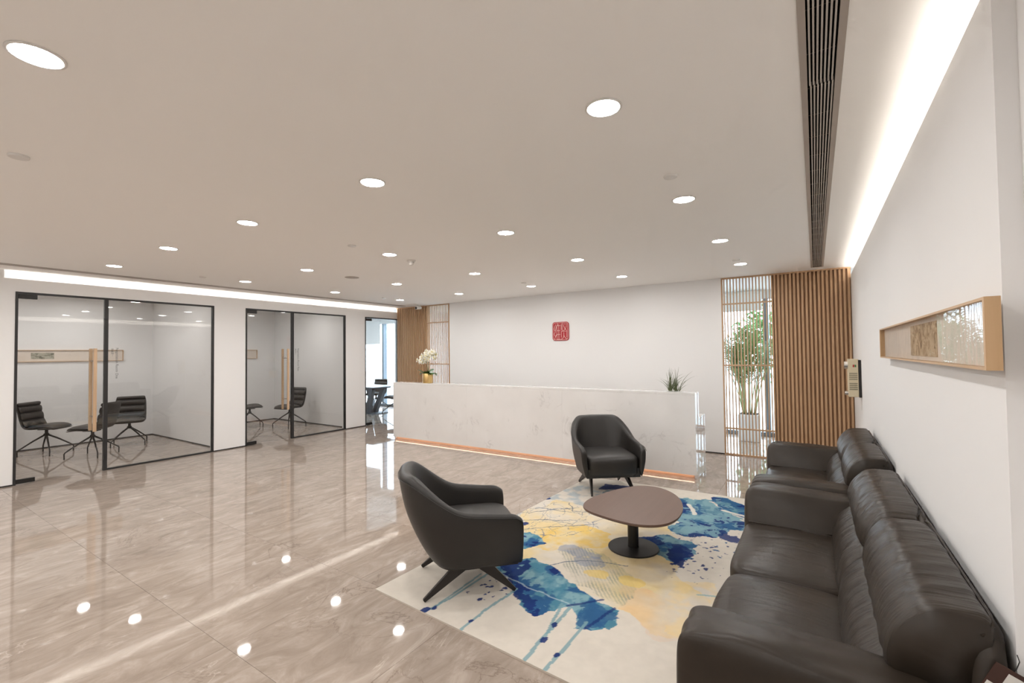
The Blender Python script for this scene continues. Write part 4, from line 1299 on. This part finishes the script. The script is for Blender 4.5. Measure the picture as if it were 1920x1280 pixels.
# ================================================================== MEETING CHAIRS
def make_task_chair():
    ch = thing('swivel_chair', '', 'chair')
    # shell: side profile (y forward, z) swept over x with rounded corners
    prof = [(0.245, 0.425), (0.22, 0.447), (0.10, 0.452), (-0.08, 0.438), (-0.155, 0.448), (-0.200, 0.500), (-0.232, 0.60), (-0.262, 0.72), (-0.292, 0.878)]
    def sheet(off0, off1, w_of, name, mat, sel, puff=0.0):
        pts = sel
        m = MB(); vs = []; nx = 8
        layers = []
        for lay in (0, 1):
            for i, (y, z) in enumerate(pts):
                a = pts[max(0, i - 1)]; c = pts[min(len(pts) - 1, i + 1)]
                ty, tz = c[0] - a[0], c[1] - a[1]; l = math.hypot(ty, tz); ny, nz = (tz / l, -ty / l)
                if nz < 0 and abs(nz) > .7 or (abs(nz) <= .7 and ny < 0): ny, nz = -ny, -nz
                for k in range(nx + 1):
                    u_ = -1 + 2 * k / nx
                    w_ = w_of(i / (len(pts) - 1))
                    edge = 1 - abs(u_) ** 4
                    e2 = 1 - abs(2 * i / (len(pts) - 1) - 1) ** 4
                    off = off0 if lay == 0 else off0 + (off1 - off0) * (0.35 + 0.65 * min(edge, e2)) + puff * edge * e2
                    curve = 0.020 * u_ * u_
                    vs.append((u_ * w_, y + ny * (off + curve), z + nz * (off + curve * .4)))
        n1_ = len(pts) * (nx + 1)
        fs = []
        for lay in (0, 1):
            for i in range(len(pts) - 1):
                for k in range(nx):
                    a = lay * n1_ + i * (nx + 1) + k
                    f = (a, a + 1, a + nx + 2, a + nx + 1)
                    fs.append(f if lay else f[::-1])
        rim = [i * (nx + 1) for i in range(len(pts))] + [(len(pts) - 1) * (nx + 1) + k for k in range(1, nx + 1)] + [i * (nx + 1) + nx for i in range(len(pts) - 2, -1, -1)] + [k for k in range(nx - 1, 0, -1)]
        for a, c in zip(rim, rim[1:] + rim[:1]):
            fs.append((a, c, c + n1_, a + n1_))
        return m.add(vs, fs).build(name, mat, ch, smooth=True, sub=1)
    wfun = lambda t: 0.235 - 0.012 * max(0, (t - .6)) - 0.03 * max(0, (0.12 - t) / .12) - 0.012 * max(0, (t - .9) / .1)
    sheet(-0.018, 0.002, wfun, 'shell', 'task_leather', prof)
    sheet(0.002, 0.058, lambda t: 0.222 - 0.03 * (2 * t - 1) ** 6, 'seat_cushion', 'task_leather', [(0.238, 0.428), (0.20, 0.449), (0.10, 0.452), (0.0, 0.446), (-0.08, 0.438), (-0.14, 0.445)], 0.006)
    segs = [[(-0.165, 0.465), (-0.190, 0.49), (-0.210, 0.535), (-0.220, 0.570)], [(-0.226, 0.582), (-0.236, 0.62), (-0.248, 0.672), (-0.252, 0.690)], [(-0.255, 0.702), (-0.264, 0.74), (-0.274, 0.785), (-0.278, 0.802)], [(-0.281, 0.814), (-0.286, 0.845), (-0.291, 0.872)]]
    for sg in segs:
        sheet(0.002, 0.042, lambda t: 0.214 - 0.008 * (2 * t - 1) ** 6, 'back_pad', 'task_leather', sg, 0.008)
    MB().box(-0.07, 0.07, -0.08, 0.10, 0.405, 0.420).build('seat_plate', 'leg_metal', ch)
    MB().lathe([(0.022, 0.33), (0.022, 0.405)], 16).build('column', 'leg_metal', ch, auto=35)
    MB().lathe([(0.034, 0.30), (0.036, 0.335), (0.026, 0.345)], 16).build('hub', 'leg_metal', ch, auto=35)
    for k in range(4):
        a = PI / 4 + k * PI / 2
        c_, s_ = math.cos(a), math.sin(a)
        MB().tube([(0.02 * c_, 0.02 * s_, 0.318), (0.15 * c_, 0.15 * s_, 0.235), (0.325 * c_, 0.325 * s_, 0.105), (0.338 * c_, 0.338 * s_, 0.085), (0.336 * c_, 0.336 * s_, 0.0)], [0.014, 0.0125, 0.010, 0.010, 0.0085], 8).build('leg', 'leg_metal', ch, smooth=True)
    return ch
base = make_task_chair()
spots = [((-10.86, 2.14), (0.76, 0.65), 'dark leather swivel chair at the hinge side of negotiation room one'),
         ((-9.93, 2.50), (-0.75, -0.66), 'dark leather swivel chair with its back to the glass of room one'),
         ((-10.58, 3.18), (0.93, -0.36), 'dark leather swivel chair against the back wall of negotiation room one'),
         ((-9.93, 5.88), (0.18, -0.98), 'dark leather swivel chair behind the fixed glass of negotiation room two'),
         ((-10.75, 5.42), (0.35, 0.94), 'dark leather swivel chair half hidden by the pier at room two'),
         ((-10.85, 9.10), (0.30, -0.95), 'leather swivel chair at the window side of the white meeting table'),
         ((-9.42, 8.55), (-0.95, -0.1), 'leather swivel chair at the end of the white meeting table')]
for k, (p, d_, lb) in enumerate(spots):
    c = base if k == 0 else copy_tree(base)
    c.location = (p[0], p[1], 0.0); c.rotation_euler = (0, 0, face(*d_))
    c['label'] = lb; c['group'] = 'leather swivel chairs in the meeting rooms'

# meeting table
mt = thing('meeting_table', 'white topped meeting table with slanted dark legs', 'table', (-10.25, 8.40, 0))
MB().box(-1.0, 0.62, -0.42, 0.42, 0.735, 0.752).build('table_top', 'white_table', mt, bevel=0.006)
MB().box(-0.85, 0.48, -0.30, 0.30, 0.690, 0.734).build('apron', 'dark_table', mt)
for s in (-1, 1):
    for q in (-1, 1):
        MB().beam((q * 0.32, s * 0.20, 0.69), (q * 0.02 + 0.02, s * 0.12, 0.02), 0.10, 0.10, 0.13, 0.13, (0, 1, 0)).build('leg', 'dark_table', mt)
MB().box(-0.40, 0.40, -0.28, 0.28, 0.0, 0.02).build('base_plate', 'dark_table', mt)

# roller blinds and column by the facade
def blind(x0, x1, z, label):
    t = thing('roller_blind', label, 'blind', (x0, FY - 0.10, 0), group=None)
    MB().tube([(0.0, 0, H - 0.04), (x1 - x0, 0, H - 0.04)], 0.028, 12).build('roller', 'blind', t, auto=40)
    MB().box(0.01, x1 - x0 - 0.01, -0.001, 0.001, z, H - 0.04).build('fabric', 'blind', t)
    MB().box(0.01, x1 - x0 - 0.01, -0.008, 0.008, z - 0.02, z).build('bottom_bar', 'blind', t)
blind(-2.20, -0.80, 2.36, 'white roller blind above the potted palm')
blind(-12.70, -11.30, 1.95, 'white roller blind at the meeting room window')
tag(MB().box(-12.62, -12.12, 9.30, 9.64, 0, H).build('column_meeting_room', 'wall'), 'white square column by the meeting room window', 'column', kind='structure')

# framed pictures inside the rooms
def room_picture(label, yc, hl, art):
    t = thing('wall_picture', label, 'picture frame', (-11.55, yc, 1.65))
    MB().box(0.0, 0.006, -hl + 0.008, hl - 0.008, -0.098, 0.098).build('mat_board', 'mat_board', t)
    for a, c in ((-hl, -hl + 0.008), (hl - 0.008, hl)):
        MB().box(0.0, 0.03, a, c, -0.107, 0.107).build('frame_side', 'frame_wood', t)
    for a, c in ((-0.107, -0.098), (0.098, 0.107)):
        MB().box(0.0, 0.03, -hl + 0.008, hl - 0.008, a, c).build('frame_rail', 'frame_wood_long', t)
    if art:
        MB().box(0.006, 0.008, art[0], art[1], -0.055, 0.057).build('drawing', 'ink', t)
room_picture('long pale framed ink picture in negotiation room one', 2.10, 1.255, (-0.035, 0.26))
room_picture('pale framed picture in negotiation room two', 4.995, 0.995, (-0.035, 0.26))

# ================================================================== PALM AND OUTDOORS
pl = thing('potted_palm', 'tall areca palm in a white square pot behind screen', 'potted plant', (-1.01, 9.17, 0))
MB().box(-0.165, 0.165, -0.165, 0.165, 0.0, 0.47).build('pot', 'pot_white', pl, bevel=0.012)
MB().box(-0.145, 0.145, -0.145, 0.145, 0.468, 0.476).build('soil', 'soil', pl)
rng = random.Random(11)
for k in range(26):
    a = rng.uniform(0, 2 * PI) if k > 4 else rng.uniform(-.6, .6) + PI / 2 * k
    inner = k / 30
    ln = rng.uniform(1.0, 1.80)
    spread = rng.uniform(0.04, 0.36) * ln
    base_p = Vector((0.085 * math.cos(a) + rng.uniform(-.03, .03), 0.085 * math.sin(a) + rng.uniform(-.03, .03), 0.47))
    d_ = Vector((math.cos(a), math.sin(a), 0))
    pts = []
    for q in range(15):
        t = q / 14
        p = base_p + d_ * spread * (0.45 * t + 0.55 * t ** 2) + Vector((0, 0, ln * (t - 0.16 * (spread / ln) * 3 * t ** 3)))
        if p.y > 0.48: p.y = 0.48
        pts.append(p)
    m = MB(); m.tube(pts, [0.011 * (1 - 0.8 * q / 14) for q in range(15)], 5)
    st = m.build('frond_stem', 'leaf_light', pl, smooth=True)
    lm = MB()
    sd_ = Vector((-d_.y, d_.x, 0))
    nl = 22
    for q in range(nl):
        t = 0.40 + 0.60 * q / (nl - 1)
        f_ = t * 14; i = min(13, int(f_)); p = pts[i].lerp(pts[i + 1], f_ - i)
        tan = (pts[i + 1] - pts[i]).normalized()
        ll = 0.34 * math.sin(PI * (0.15 + 0.80 * (q / nl))) + 0.05
        for s in (-1, 1):
            out = (sd_ * s * 0.62 + tan * 0.95 + Vector((rng.uniform(-.15, .15), rng.uniform(-.15, .15), -0.12))).normalized()
            nrm = out.cross(tan).normalized()
            wv_ = out.cross(nrm).normalized() * 0.0075
            mid = p + out * ll * .5 + Vector((0, 0, 0.01)); end = p + out * ll + Vector((0, 0, -0.32 * ll))
            if end.y > 0.50: end.y = 0.50
            lm.add([p - wv_ * .3, p + wv_ * .3, mid + wv_, end, mid - wv_], [(0, 1, 2, 4), (4, 2, 3)])
    lm.build('leaflets', 'leaf', st)

def outdoor_tree(label, loc, h, r, seed):
    t = thing('garden_tree', label, 'tree', loc)
    MB().tube([(0, 0, 0), (0.05, 0, h * .4), (0.0, 0.05, h * .75)], [0.10, 0.07, 0.03], 8).build('trunk', 'bark', t, smooth=True)
    rg = random.Random(seed); m = MB()
    for k in range(1500):
        d_ = Vector((rg.gauss(0, 1), rg.gauss(0, 1), rg.gauss(0, .8))).normalized() * r * rg.uniform(.45, 1.0)
        p = Vector((0, 0, h * .70)) + d_
        a, c = Vector((rg.uniform(-1, 1), rg.uniform(-1, 1), rg.uniform(-1, 1))).normalized(), Vector((rg.uniform(-1, 1), rg.uniform(-1, 1), rg.uniform(-1, 1))).normalized()
        s = rg.uniform(.06, .13)
        m.add([p - a * s, p - c * s * .5, p + a * s, p + c * s * .5], [(0, 1, 2, 3)])
    c = m.build('crown', 'tree_leaf', t); c['kind'] = 'stuff'
outdoor_tree('green garden tree outside the window beside the palm', (-0.75, 13.2, -0.25), 3.0, 1.15, 4)
outdoor_tree('low green bush outside the window beside the palm', (1.6, 12.2, -0.25), 1.6, 0.9, 6)
